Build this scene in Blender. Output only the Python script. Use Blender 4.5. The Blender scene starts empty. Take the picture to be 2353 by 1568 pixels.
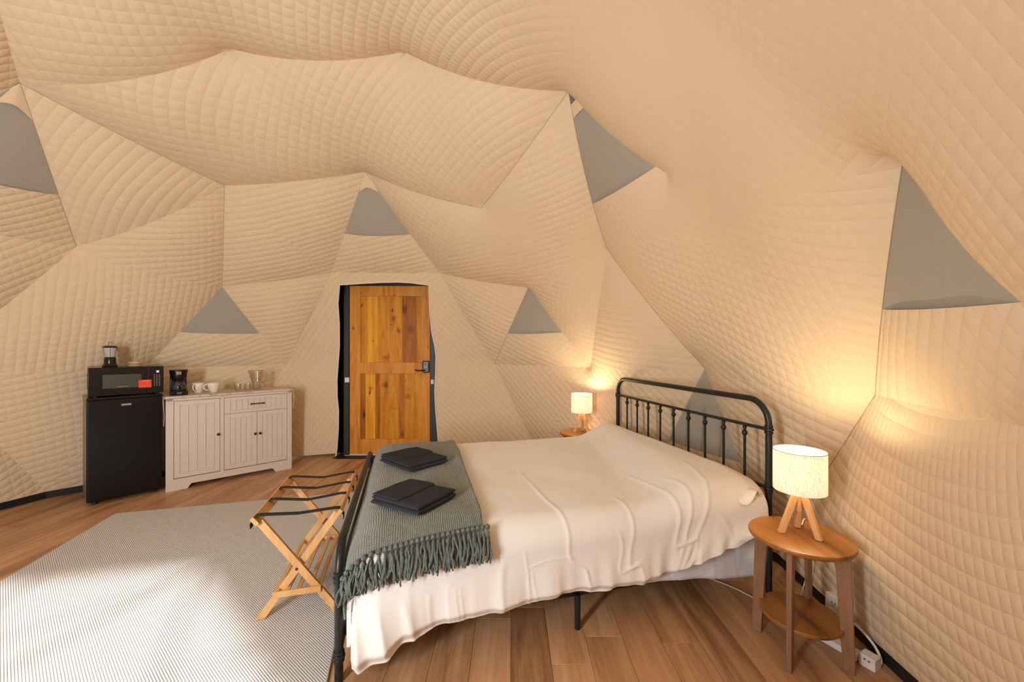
import bpy, bmesh, math, random
import numpy as np
from mathutils import Vector, Matrix, noise
random.seed(7); np.random.seed(7)
PI = math.pi
sc = bpy.context.scene
# ------------------------------------------------------------------ camera
cam_d = bpy.data.cameras.new('camera'); cam = bpy.data.objects.new('camera', cam_d)
sc.collection.objects.link(cam); sc.camera = cam
cam.location = (0, 0, 1.32); cam.rotation_euler = (PI/2, 0, 0)
cam_d.sensor_width = 36; cam_d.lens = 930*36/2353; cam_d.shift_y = 11/2353; cam_d.clip_start = .02
# ------------------------------------------------------------------ view / world / lights
sc.view_settings.view_transform = 'Standard'; sc.view_settings.look = 'None'
sc.view_settings.gamma = 1; sc.view_settings.use_curve_mapping = False
sc.view_settings.exposure = 0.39
sc.cycles.max_bounces = 12; sc.cycles.diffuse_bounces = 8; sc.cycles.use_denoising = True
sc.cycles.sample_clamp_indirect = 4; sc.cycles.caustics_reflective = False; sc.cycles.caustics_refractive = False
W = bpy.data.worlds.new('sky'); sc.world = W; W.use_nodes = True
bg = W.node_tree.nodes['Background']; bg.inputs[0].default_value = (.78, .88, 1, 1); bg.inputs[1].default_value = 1.4
def light(name, typ, loc, energy, col, rot=None, size=None, **k):
    d = bpy.data.lights.new(name, typ); d.energy = energy; d.color = col
    o = bpy.data.objects.new(name, d); sc.collection.objects.link(o); o.location = loc
    if rot is not None: o.rotation_euler = rot
    for a, b in k.items(): setattr(d, a, b)
    return o
def aim(o, target):
    o.rotation_euler = (Vector(target)-Vector(o.location)).to_track_quat('-Z', 'Y').to_euler()
# daylight through the clear bay window behind the camera
wl = light('daylight', 'AREA', (-1.45, -.52, 1.45), 78, (1, .99, .97), shape='RECTANGLE', size=2.0, size_y=1.5); aim(wl, (-1.5, 2.6, 2.2))
sun = light('sun', 'SUN', (-1, -4, 5), 6.5, (1, .98, .96), angle=math.radians(2.6)); sun.rotation_euler = Vector((-.54, 3.10, -1.94)).to_track_quat('-Z', 'Y').to_euler()
LAMP_W = 7.0
# ------------------------------------------------------------------ helpers
def link(o, parent=None):
    sc.collection.objects.link(o)
    if parent is not None: o.parent = parent
    return o
def empty(name, loc=(0,0,0), rz=0, parent=None):
    o = bpy.data.objects.new(name, None); o.empty_display_size = .05
    o.location = loc; o.rotation_euler = (0, 0, rz); return link(o, parent)
def tag(o, label=None, cat=None, group=None, kind=None):
    if label: o['label'] = label
    if cat: o['category'] = cat
    if group: o['group'] = group
    if kind: o['kind'] = kind
    return o
def thing(name, label, cat, loc=(0,0,0), rz=0, group=None):
    return tag(empty(name, loc, rz), label, cat, group)
class MB:
    def __init__(s): s.v = []; s.f = []; s.uv = None
    def add(s, vs, fs):
        n = len(s.v); s.v += [tuple(map(float, p)) for p in vs]; s.f += [tuple(i+n for i in f) for f in fs]; return s
    def box(s, c, d, rot=None):
        h = [x/2 for x in d]; vs = [Vector((x*h[0], y*h[1], z*h[2])) for x in (-1,1) for y in (-1,1) for z in (-1,1)]
        if rot is not None: vs = [rot @ v for v in vs]
        vs = [v+Vector(c) for v in vs]
        return s.add(vs, [(0,1,3,2),(4,6,7,5),(0,4,5,1),(2,3,7,6),(0,2,6,4),(1,5,7,3)])
    def bb(s, x0, x1, y0, y1, z0, z1): return s.box(((x0+x1)/2,(y0+y1)/2,(z0+z1)/2),(abs(x1-x0),abs(y1-y0),abs(z1-z0)))
    def bar(s, p0, p1, w, t, up=(0,0,1)):
        p0 = Vector(p0); p1 = Vector(p1); d = p1-p0; L = d.length; d.normalize()
        u = Vector(up); sx = d.cross(u).normalized(); uu = sx.cross(d)
        m = Matrix((sx, uu, d)).transposed()
        return s.box((p0+p1)/2, (w, t, L), m)
    def tube(s, path, r, n=10, cap=True, closed=False):
        P = [Vector(p) for p in path]; m = len(P); R = r if isinstance(r, (list, tuple)) else [r]*m
        vs = []; up = None
        for i, p in enumerate(P):
            if closed: t = (P[(i+1) % m]-P[i-1])
            else: t = (P[min(i+1, m-1)]-P[max(i-1, 0)])
            t.normalize()
            if up is None: up = Vector((0,0,1)) if abs(t.z) < .9 else Vector((1,0,0))
            a = t.cross(up).normalized(); up = a.cross(t).normalized()
            for k in range(n):
                q = 2*PI*k/n; vs.append(p+(a*math.cos(q)+up*math.sin(q))*R[i])
        fs = []
        for i in range(m if closed else m-1):
            j = (i+1) % m
            for k in range(n): fs.append((i*n+k, i*n+(k+1) % n, j*n+(k+1) % n, j*n+k))
        if cap and not closed: fs.append(tuple(range(n))[::-1]); fs.append(tuple((m-1)*n+k for k in range(n)))
        return s.add(vs, fs)
    def lathe(s, prof, c=(0,0,0), n=32, sx=1, sy=1, closed=False):
        vs = []; m = len(prof)
        for r, z in prof:
            for k in range(n):
                q = 2*PI*k/n; vs.append((c[0]+r*math.cos(q)*sx, c[1]+r*math.sin(q)*sy, c[2]+z))
        fs = []
        for i in range(m if closed else m-1):
            j = (i+1) % m
            for k in range(n): fs.append((i*n+k, i*n+(k+1) % n, j*n+(k+1) % n, j*n+k))
        if not closed:
            if prof[0][0] > 1e-5: fs.append(tuple(range(n))[::-1])
            if prof[-1][0] > 1e-5: fs.append(tuple((m-1)*n+k for k in range(n)))
        return s.add(vs, fs)
    def prism(s, pts, z0, z1):   # pts in xy
        n = len(pts); vs = [(x, y, z0) for x, y in pts]+[(x, y, z1) for x, y in pts]
        return s.add(vs, [tuple(range(n))[::-1], tuple(range(n, 2*n))]+[(i, (i+1) % n, n+(i+1) % n, n+i) for i in range(n)])
    def prism_xz(s, pts, y0, y1):
        n = len(pts); vs = [(x, y0, z) for x, z in pts]+[(x, y1, z) for x, z in pts]
        return s.add(vs, [tuple(range(n)), tuple(range(n, 2*n))[::-1]]+[(i, n+i, n+(i+1) % n, (i+1) % n) for i in range(n)])
    def grid(s, P):              # P[i][j]
        n = len(P); m = len(P[0]); return s.add([p for r in P for p in r], [(i*m+j, i*m+j+1, (i+1)*m+j+1, (i+1)*m+j) for i in range(n-1) for j in range(m-1)])
    def build(s, name, mat, parent=None, smooth=False, bevel=0, seg=2, angle=40, fixn=True):
        me = bpy.data.meshes.new(name); me.from_pydata(s.v, [], s.f)
        if fixn:
            bm = bmesh.new(); bm.from_mesh(me); bmesh.ops.remove_doubles(bm, verts=bm.verts, dist=1e-6)
            bmesh.ops.recalc_face_normals(bm, faces=bm.faces); bm.to_mesh(me); bm.free()
        me.materials.append(mat)
        o = bpy.data.objects.new(name, me); link(o, parent)
        if smooth or bevel:
            me.shade_smooth()
            if smooth != 'all': me.set_sharp_from_angle(angle=math.radians(angle))
        if bevel:
            b = o.modifiers.new('bevel', 'BEVEL'); b.width = bevel; b.segments = seg; b.limit_method = 'ANGLE'; b.angle_limit = math.radians(35)
            b.harden_normals = True
        return o
def copy_tree(o, parent=None):
    c = o.copy(); sc.collection.objects.link(c); c.parent = parent
    for ch in list(o.children): copy_tree(ch, c)
    return c
# ------------------------------------------------------------------ materials
def nodes(name):
    m = bpy.data.materials.new(name); m.use_nodes = True; nt = m.node_tree
    return m, nt, nt.nodes['Principled BSDF']
def N(nt, t, **k):
    n = nt.nodes.new(t)
    for a, b in k.items():
        if a in ('inp',):
            for i, v in b.items(): n.inputs[i].default_value = v
        else: setattr(n, a, b)
    return n
def math_n(nt, op, a=None, b=None, c=None):
    n = N(nt, 'ShaderNodeMath', operation=op)
    for i, v in enumerate((a, b, c)):
        if v is None: continue
        if isinstance(v, (int, float)): n.inputs[i].default_value = v
        else: nt.links.new(v, n.inputs[i])
    return n.outputs[0]
def ramp(nt, fac, stops):
    r = N(nt, 'ShaderNodeValToRGB'); e = r.color_ramp.elements
    while len(e) < len(stops): e.new(.5)
    for i, (p, c) in enumerate(stops): e[i].position = p; e[i].color = (*c, 1) if len(c) == 3 else c
    nt.links.new(fac, r.inputs[0]); return r.outputs[0]
def bump(nt, b, h, strength=.3, dist=.01):
    n = N(nt, 'ShaderNodeBump', inp={'Strength': strength, 'Distance': dist}); nt.links.new(h, n.inputs['Height']); nt.links.new(n.outputs[0], b.inputs['Normal']); return n
def plain(name, col, rough=.5, metal=0, nscale=40, nb=.0, nvar=.06, spec=.5):
    m, nt, b = nodes(name)
    tc = N(nt, 'ShaderNodeTexCoord'); no = N(nt, 'ShaderNodeTexNoise', inp={'Scale': nscale, 'Detail': 3}); nt.links.new(tc.outputs['Object'], no.inputs['Vector'])
    c0 = tuple(max(0, x*(1-nvar)) for x in col); c1 = tuple(min(1, x*(1+nvar)) for x in col)
    nt.links.new(ramp(nt, no.outputs['Fac'], [(.3, c0), (.7, c1)]), b.inputs['Base Color'])
    b.inputs['Roughness'].default_value = rough; b.inputs['Metallic'].default_value = metal; b.inputs['Specular IOR Level'].default_value = spec
    if nb: bump(nt, b, no.outputs['Fac'], nb, .004)
    return m
def wood(name, cols, axis='Y', scale=6, stretch=14, rough=.45, rand=0, bump_s=.06, coord='Object', wav=5):
    m, nt, b = nodes(name)
    tc = N(nt, 'ShaderNodeTexCoord'); mp = N(nt, 'ShaderNodeMapping')
    sc_ = {'X': (1/stretch, 1, 1), 'Y': (1, 1/stretch, 1), 'Z': (1, 1, 1/stretch)}[axis]
    mp.inputs['Scale'].default_value = sc_; 
    src = tc.outputs[coord]
    if rand:
        oi = N(nt, 'ShaderNodeObjectInfo'); cb = N(nt, 'ShaderNodeCombineXYZ')
        nt.links.new(math_n(nt, 'MULTIPLY', oi.outputs['Random'], 37.0), cb.inputs[0]); nt.links.new(math_n(nt, 'MULTIPLY', oi.outputs['Random'], 91.0), cb.inputs[1])
        nt.links.new(math_n(nt, 'MULTIPLY', oi.outputs['Random'], 53.0), cb.inputs[2])
        va = N(nt, 'ShaderNodeVectorMath', operation='ADD'); nt.links.new(src, va.inputs[0]); nt.links.new(cb.outputs[0], va.inputs[1]); src = va.outputs[0]
    nt.links.new(src, mp.inputs['Vector'])
    n1 = N(nt, 'ShaderNodeTexNoise', inp={'Scale': scale, 'Detail': 5, 'Roughness': .6, 'Distortion': .6}); nt.links.new(mp.outputs[0], n1.inputs['Vector'])
    n2 = N(nt, 'ShaderNodeTexNoise', inp={'Scale': scale*9, 'Detail': 4, 'Roughness': .7}); nt.links.new(mp.outputs[0], n2.inputs['Vector'])
    f = math_n(nt, 'ADD', math_n(nt, 'MULTIPLY', n1.outputs['Fac'], .72), math_n(nt, 'MULTIPLY', n2.outputs['Fac'], .28))
    if rand: f = math_n(nt, 'ADD', f, math_n(nt, 'MULTIPLY', math_n(nt, 'SUBTRACT', oi.outputs['Random'], .5), rand))
    k = len(cols); nt.links.new(ramp(nt, f, [(.34+.32*i/(k-1), c) for i, c in enumerate(cols)]), b.inputs['Base Color'])
    b.inputs['Roughness'].default_value = rough; bump(nt, b, n2.outputs['Fac'], bump_s, .003)
    return m
def quilt_mat():
    m, nt, b = nodes('quilted liner fabric')
    uv = N(nt, 'ShaderNodeUVMap', uv_map='quilt'); se = N(nt, 'ShaderNodeSeparateXYZ'); nt.links.new(uv.outputs[0], se.inputs[0])
    tc = N(nt, 'ShaderNodeTexCoord')
    nz = N(nt, 'ShaderNodeTexNoise', inp={'Scale': 2.2, 'Detail': 2}); nt.links.new(tc.outputs['Object'], nz.inputs['Vector'])
    wob = math_n(nt, 'MULTIPLY', math_n(nt, 'SUBTRACT', nz.outputs['Fac'], .5), .6)
    def f(o, p=.75):
        s = math_n(nt, 'ABSOLUTE', math_n(nt, 'SINE', math_n(nt, 'MULTIPLY', math_n(nt, 'ADD', o, wob), PI)))
        return math_n(nt, 'POWER', s, p)
    h = math_n(nt, 'MULTIPLY', f(se.outputs[0]), math_n(nt, 'MULTIPLY_ADD', f(se.outputs[1], .6), .62, .38))
    # the padding is pulled almost flat where the cloth is stretched tight
    rel = None
    for c, r0, r1, lo in (((.9, 2.0, 2.75), .55, 1.5, .12), ((-.2, 3.7, 2.45), .2, .8, .3), ((1.25, 2.95, 1.05), .15, .5, .3), ((.75, 3.3, 2.0), .15, .7, .25), ((1.5, .9, 2.2), .3, .8, .2), ((1.1, .7, 2.6), .5, 1.3, .12)):
        d = N(nt, 'ShaderNodeVectorMath', operation='DISTANCE'); nt.links.new(tc.outputs['Object'], d.inputs[0]); d.inputs[1].default_value = c
        g = N(nt, 'ShaderNodeMapRange', interpolation_type='SMOOTHSTEP', inp={'From Min': r0, 'From Max': r1, 'To Min': lo, 'To Max': 1.}); nt.links.new(d.outputs['Value'], g.inputs[0])
        rel = g.outputs[0] if rel is None else math_n(nt, 'MINIMUM', rel, g.outputs[0])
    wr = N(nt, 'ShaderNodeTexNoise', inp={'Scale': 26, 'Detail': 4, 'Roughness': .6, 'Distortion': 1.0}); nt.links.new(tc.outputs['Object'], wr.inputs['Vector'])
    hh = math_n(nt, 'MULTIPLY', math_n(nt, 'ADD', h, math_n(nt, 'MULTIPLY', wr.outputs['Fac'], .30)), rel)
    bump(nt, b, hh, .50, .012)
    b.inputs['Base Color'].default_value = (.72, .59, .42, 1)
    b.inputs['Roughness'].default_value = .85; b.inputs['Specular IOR Level'].default_value = .15
    return m
M = {}
M['liner'] = quilt_mat()
M['vent'] = plain('grey vent fabric', (.37, .355, .31), .9, nscale=300, nb=.1, nvar=.05, spec=.1)
M['black_band'] = plain('black base band', (.008, .008, .008), .6)
M['hem'] = plain('white hem tape', (.75, .72, .68), .8)
M['floor'] = wood('laminate plank', [(.23, .11, .048), (.41, .22, .107), (.54, .31, .165), (.64, .40, .23)], 'Y', 6, 14, .42, rand=.05, bump_s=.04)
M['black_metal'] = plain('satin black metal', (.012, .015, .015), .38, .2, spec=.5)
M['oak_strut'] = plain('grey steel tube', (.25, .25, .26), .4, .8)
# ------------------------------------------------------------------ the dome (3V geodesic)
CX, CY, CZ, R = -1.374, 2.057, .578, 3.05; TH = .966
def geodesic():
    V0 = [(0,0,1)]; z = 1/math.sqrt(5); r = 2*z
    for i in range(5): V0.append((r*math.cos(i*2*PI/5), r*math.sin(i*2*PI/5), z))
    for i in range(5): V0.append((r*math.cos((i+.5)*2*PI/5), r*math.sin((i+.5)*2*PI/5), -z))
    V0.append((0,0,-1)); V0 = np.array(V0)
    F = [(0,1+i,1+(i+1)%5) for i in range(5)]+[(1+i,6+i,1+(i+1)%5) for i in range(5)]+[(6+i,6+(i+1)%5,1+(i+1)%5) for i in range(5)]+[(11,6+(i+1)%5,6+i) for i in range(5)]
    out = []; tri = []
    def add(p):
        p = p/np.linalg.norm(p)
        for i, q in enumerate(out):
            if np.linalg.norm(p-q) < 1e-4: return i
        out.append(p); return len(out)-1
    n = 3
    for a, b, c in F:
        g = {}
        for i in range(n+1):
            for j in range(n+1-i): g[i, j] = add((V0[a]*(n-i-j)+V0[b]*i+V0[c]*j)/n)
        for i in range(n):
            for j in range(n-i):
                tri.append((g[i, j], g[i+1, j], g[i, j+1]))
                if i+j < n-1: tri.append((g[i+1, j], g[i+1, j+1], g[i, j+1]))
    return np.array(out), tri
GV, GT = geodesic()
GT = [t for t in GT if all(GV[i][2] > -.4 for i in t)]
c_, s_ = math.cos(TH), math.sin(TH)
NODE = R*(GV @ np.array([[c_, s_, 0], [-s_, c_, 0], [0, 0, 1]]))+np.array([CX, CY, CZ])
CEN = np.array([CX, CY, CZ])
NODE0 = NODE.copy()
# nodes where the liner hangs free of the hub
NODE[7] += np.array([-.10, -.04, -.20])
for i in range(len(NODE)):
    if abs(NODE[i][2]) < .2: NODE[i][2] = .062
WINDOW = {(18,27,49),(18,45,49),(18,20,45),(20,44,45),(27,49,50)}
WINDOW = {tuple(sorted(t)) for t in WINDOW}
DOORP = {tuple(sorted(t)) for t in [(6,32,33),(6,8,32),(8,31,32),(31,32,34),(32,34,35),(32,33,35),(31,34,74),(33,35,62)]}
VENT = {(5,8,6):5,(28,29,30):28,(13,14,15):13,(3,33,37):3,(9,31,57):9,(24,51,55):24,(38,40,41):38,(56,58,59):56,(12,39,43):12}
VENT = {tuple(sorted(k)): v for k, v in VENT.items()}
HARD = {tuple(sorted(e)) for e in [(13,15),(13,2),(15,2),(13,1),(1,4),(4,28),(2,5),(2,3),(5,6),(5,8),(6,8),(3,6),(5,7),(28,7),(28,29),(29,56),(8,9),(9,31),(9,57),(15,38),(15,14),(13,14),(3,37),(3,33),(33,37),(31,57),(6,33),(33,62),(8,31),(31,74),(24,55),(55,58),(24,51),(51,55),(28,30),(56,58),(56,59),(58,59),(38,40),(38,41),(40,41),(13,10),(57,29)]}
SAG = {(2,13): .015, (5,6): .02, (5,8): .02, (2,3): .02, (1,13): .10, (1,4): .075, (4,28): .075, (2,15): .085, (2,5): .035, (24,55): .02, (6,33): .01,(8,31): .01,(31,74):.01,(33,62):.01,(6,8):.0,
       (28,29): .05, (29,56): .03, (28,30): .09, (24,51): .13, (3,33): .03, (3,37): .03, (24,30): .09, (10,13): .02,(13,15):.0}
# direction (degrees, in the panel's own plane) of the two stitch line families; default first
QA = {}
def qa(t, a, b): QA[tuple(sorted(t))] = (a, b)
for t in [(2,5,6),(2,3,6)]: qa(t, 20, 108)
for t in [(1,2,13)]: qa(t, 60, 128)
for t in [(1,2,5),(1,4,5)]: qa(t, 38, 118)
for t in [(4,5,7)]: qa(t, 28, 118)
for t in [(4,7,28)]: qa(t, 18, 105)
for t in [(2,13,15)]: qa(t, 70, 165)
for t in [(3,33,6)]: qa(t, 12, 100)
for t in [(5,7,8),(7,8,9),(7,28,29),(7,9,29)]: qa(t, 5, 95)
for t in [(3,33,37),(33,37,62)]: qa(t, 22, 125)
for t in [(9,31,57)]: qa(t, -25, 38)
for t in [(8,9,31)]: qa(t, -30, 60)
for t in [(9,29,57)]: qa(t, -22, 65)
for t in [(29,56,57)]: qa(t, -8, 92)
for t in [(24,55,30),(30,55,56)]: qa(t, -28, 90); 
for t in [(29,30,56)]: qa(t, -30, 80)
for t in [(24,51,55)]: qa(t, 52, 116)
for t in [(51,55,71),(55,58,71),(51,53,71)]: qa(t, 0, 92)
for t in [(55,56,58)]: qa(t, -20, 88)
for t in [(56,57,59),(57,59,74),(31,74,57)]: qa(t, -42, 48)
for t in [(56,58,59)]: qa(t, -42, 48)
for t in [(13,14,15)]: qa(t, 35, 125)
for t in [(14,15,38)]: qa(t, 40, 115)
for t in [(15,37,38),(15,3,37)]: qa(t, 88, 12)
for t in [(1,10,13)]: qa(t, 2, 90)
for t in [(10,11,13),(11,13,14)]: qa(t, 45, 128)
for t in [(38,40,41)]: qa(t, 28, 100)
for t in [(0,1,4),(0,1,10),(0,4,22),(4,22,28),(22,23,28)]: qa(t, 15, 103)
NS = 16
def panel_points(t):
    """barycentric grid of one liner panel, sagging between its hubs"""
    P = NODE[list(t)]; mid = P.mean(0); inn = CEN-mid; inn /= np.linalg.norm(inn)
    fn = np.cross(P[1]-P[0], P[2]-P[0]); fn /= np.linalg.norm(fn)
    if fn @ inn < 0: fn = -fn
    up = max(0., -fn[2])
    pts = {}
    es = {}
    for a, b in ((0,1),(1,2),(0,2)):
        e = tuple(sorted((t[a], t[b]))); m = (NODE[e[0]]+NODE[e[1]])/2; nz = (m-CEN)[2]/R
        am = SAG.get(e, (.012+.055*max(0, nz)**1.2) if e in HARD else .01)
        if NODE[e[0]][2] < .2 and NODE[e[1]][2] < .2: am = 0
        dr = (CEN-m)/np.linalg.norm(CEN-m)*.65+np.array([0,0,-1])*.55*max(.15, nz)
        es[a, b] = am*dr
    cush = .012+.02*max(0, (mid-CEN)[2]/R)
    if t in VENT: cush = .012
    for i in range(NS+1):
        for j in range(NS+1-i):
            w = np.array([i, j, NS-i-j])/NS
            p = w @ P
            for (a, b), v in es.items(): p = p+4*w[a]*w[b]*v*(1-.0*w[3-a-b])
            c = (27*w[0]*w[1]*w[2])
            p = p+fn*cush*(c**.8)
            if c > 0: p = p+fn*.010*noise.noise(Vector(p)*2.6)*min(1, c*2)
            pts[i, j] = p
    return pts, fn
PAN = {}
vn = {}
def vkey(p): return tuple(np.round(p, 4))
soft_parent = {}
def find(x):
    while soft_parent[x] != x: x = soft_parent[x]
    return x
alltri = [tuple(sorted(t)) for t in GT]
for t in alltri:
    if t in WINDOW or t in DOORP: continue
    PAN[t] = panel_points(t)
# let the cloth relax like a membrane between its hubs and seams
gidx = {}; gp = []; pin = []; nb_ = []
def gkey(t, i, j):
    w = [(t[0], i), (t[1], j), (t[2], NS-i-j)]; return tuple(sorted((a, b) for a, b in w if b > 0))
for t, (pts, fn) in PAN.items():
    for (i, j), p in pts.items():
        k = gkey(t, i, j)
        if k not in gidx: gidx[k] = len(gp); gp.append(p); pin.append(False)
        if len(k) == 1 and k[0][0] not in (30, 23, 22, 26): pin[gidx[k]] = True
        if len(k) == 2 and tuple(sorted((k[0][0], k[1][0]))) in HARD and not (k[0][0] == 28 and k[1][0] == 30 and k[1][1] > 11): pin[gidx[k]] = True
        if len(k) == 2 and (NODE0[k[0][0]][2] < .2 and NODE0[k[1][0]][2] < .2): pin[gidx[k]] = True
ecount = {}
for t, (pts, fn) in PAN.items():
    for i in range(NS):
        for j in range(NS-i):
            for f in [((i, j), (i+1, j), (i, j+1))]+([((i+1, j), (i+1, j+1), (i, j+1))] if i+j < NS-1 else []):
                q = [gidx[gkey(t, *k)] for k in f]
                for a, b in ((0,1),(1,2),(2,0)):
                    e = (min(q[a], q[b]), max(q[a], q[b])); ecount[e] = ecount.get(e, 0)+1
E_ = np.array(list(ecount)); bd = {v for e, c in ecount.items() if c == 1 for v in e}
for v in bd: pin[v] = True
gp = np.array(gp); g0 = gp.copy(); free = ~np.array(pin); deg = np.zeros(len(gp)); np.add.at(deg, E_[:, 0], 1); np.add.at(deg, E_[:, 1], 1)
for it in range(260):
    a = np.zeros_like(gp); np.add.at(a, E_[:, 0], gp[E_[:, 1]]); np.add.at(a, E_[:, 1], gp[E_[:, 0]])
    dd = CEN-gp; dd /= np.linalg.norm(dd, axis=1)[:, None]; dd[:, 2] -= .3*np.clip((gp[:, 2]-1.2)/1.5, 0, 1)
    nw = a/deg[:, None]*.975+g0*.025+dd*.0019
    gp[free] = nw[free]
for t, (pts, fn) in PAN.items():
    for (i, j) in pts: pts[i, j] = gp[gidx[gkey(t, i, j)]]
# per-panel normals, averaged across the soft (unseamed) edges
def edge_of(t, i, j):
    w = (i, j, NS-i-j); return [k for k in range(3) if w[k] == 0]
acc = {}
tn = {}
for t, (pts, fn) in PAN.items():
    nn = {k: np.zeros(3) for k in pts}
    for i in range(NS):
        for j in range(NS-i):
            fs = [((i, j), (i+1, j), (i, j+1))]
            if i+j < NS-1: fs.append(((i+1, j), (i+1, j+1), (i, j+1)))
            for f in fs:
                n = np.cross(pts[f[1]]-pts[f[0]], pts[f[2]]-pts[f[0]])
                if n @ fn < 0: n = -n
                for k in f: nn[k] += n
    tn[t] = nn
    for k in pts:
        ez = edge_of(t, *k)
        if not ez: continue
        _w = dict(zip(t, (k[0], k[1], NS-k[0]-k[1])))
        if any(tuple(sorted((t[(e+1) % 3], t[(e+2) % 3]))) in HARD for e in ez) and not (_w.get(30, 0) > 11 and _w.get(28, 0) > 0 and len(ez) == 1): continue
        acc.setdefault(vkey(pts[k]), []).append(nn[k])
def quilt_uv(t, fn):
    P = NODE[list(t)]; up = np.array([0,0,1.])
    y = up-fn*(fn @ up)
    if np.linalg.norm(y) < .25: y = np.array([0, 1., 0])-fn*fn[1]
    y /= np.linalg.norm(y); x = np.cross(fn, y)
    # x must run to the viewer's right: fn points inwards, so right = y x fn
    x = np.cross(y, fn)
    for tl, c0 in POLAR:
        if t in tl:
            c0 = np.array(c0); ax = CEN-c0; ax /= np.linalg.norm(ax); e1 = np.cross(ax, [0, 0, 1.]); e1 /= np.linalg.norm(e1); e2 = np.cross(ax, e1)
            rm = float(np.linalg.norm(P.mean(0)-c0))
            def f(p):
                d = p-c0; return (float(np.linalg.norm(d))/.062, math.atan2(float(d @ e2), float(d @ e1))*2.2/.060)
            return f
    a, b = QA.get(t, (14, 96)); a, b = math.radians(a), math.radians(b)
    # u constant along direction a
    ua = x*(-math.sin(a))+y*math.cos(a); ub = x*(-math.sin(b))+y*math.cos(b)
    return lambda p: (float((p-CEN) @ ua)/.056, float((p-CEN) @ ub)/.060)
def on_sphere(px, py):
    d = np.array([(px-1176.5)/930, 1, -(py-795)/930]); d /= np.linalg.norm(d); o = np.array([0, 0, 1.32])-CEN
    b = o @ d; return np.array([0, 0, 1.32])+d*(-b+math.sqrt(b*b-(o @ o-R*R)))
st3 = lambda l: {tuple(sorted(t)) for t in l}
POLAR = [(st3([(1,2,13),(1,2,5),(1,4,5),(4,5,7),(4,7,28),(5,7,8)]), on_sphere(1440, 958)),
         (st3([(1,10,13),(0,1,10),(0,1,4),(0,4,22),(4,22,28),(22,23,28),(0,10,16),(0,16,22)]), on_sphere(1420, 600)),
         (st3([(2,13,15)]), on_sphere(1000, 900)),
         (st3([(51,55,71),(55,58,71)]), on_sphere(1900, 300))]
def side_of(c):
    if c[2] > 2.25: return 'ceiling'
    az = math.degrees(math.atan2(c[0]-CX, c[1]-CY))
    if az < -40 and az > -135: return 'wall_left'
    if -40 <= az <= 50: return 'wall_back'
    if 50 < az < 130: return 'wall_right'
    return 'wall_front'
SIDES = {k: tag(empty(k), kind='structure') for k in ('ceiling', 'wall_left', 'wall_back', 'wall_right', 'wall_front')}
for k, l in (('ceiling', 'tan quilted liner over the top of the dome'), ('wall_left', 'tan quilted dome liner at the left'), ('wall_back', 'tan quilted dome liner around the door'), ('wall_right', 'tan quilted dome liner behind the bed'), ('wall_front', 'tan quilted dome liner behind the camera')): SIDES[k]['label'] = l
def make_panel(t, keep=None, name='liner_panel'):
    pts, fn = PAN[t]; idx = {}; vs = []; nrm = []; fs = []
    uvf = quilt_uv(t, fn)
    def vid(k):
        if k not in idx:
            idx[k] = len(vs); vs.append(pts[k]); n = tn[t][k]
            a = acc.get(vkey(pts[k])) if edge_of(t, *k) else None
            if a and len(a) > 1: n = sum(a)
            nrm.append(n/np.linalg.norm(n))
        return idx[k]
    for i in range(NS):
        for j in range(NS-i):
            for f in ([((i, j), (i+1, j), (i, j+1))]+([((i+1, j), (i+1, j+1), (i, j+1))] if i+j < NS-1 else [])):
                if keep and not all(keep(q) for q in f): continue
                q = [pts[k] for k in f]
                if np.cross(q[1]-q[0], q[2]-q[0]) @ fn < 0: f = f[::-1]
                fs.append(tuple(vid(k) for k in f))
    me = bpy.data.meshes.new(name); me.from_pydata([tuple(v) for v in vs], [], fs)
    uv = me.uv_layers.new(name='quilt')
    co = [uvf(v) for v in vs]
    for l in me.loops: uv.data[l.index].uv = co[l.vertex_index]
    me.shade_smooth(); me.normals_split_custom_set_from_vertices([tuple(n) for n in nrm])
    me.materials.append(M['liner'])
    o = bpy.data.objects.new(name, me)
    return link(o, SIDES[side_of(NODE0[list(t)].mean(0))])
wn = 0
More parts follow.
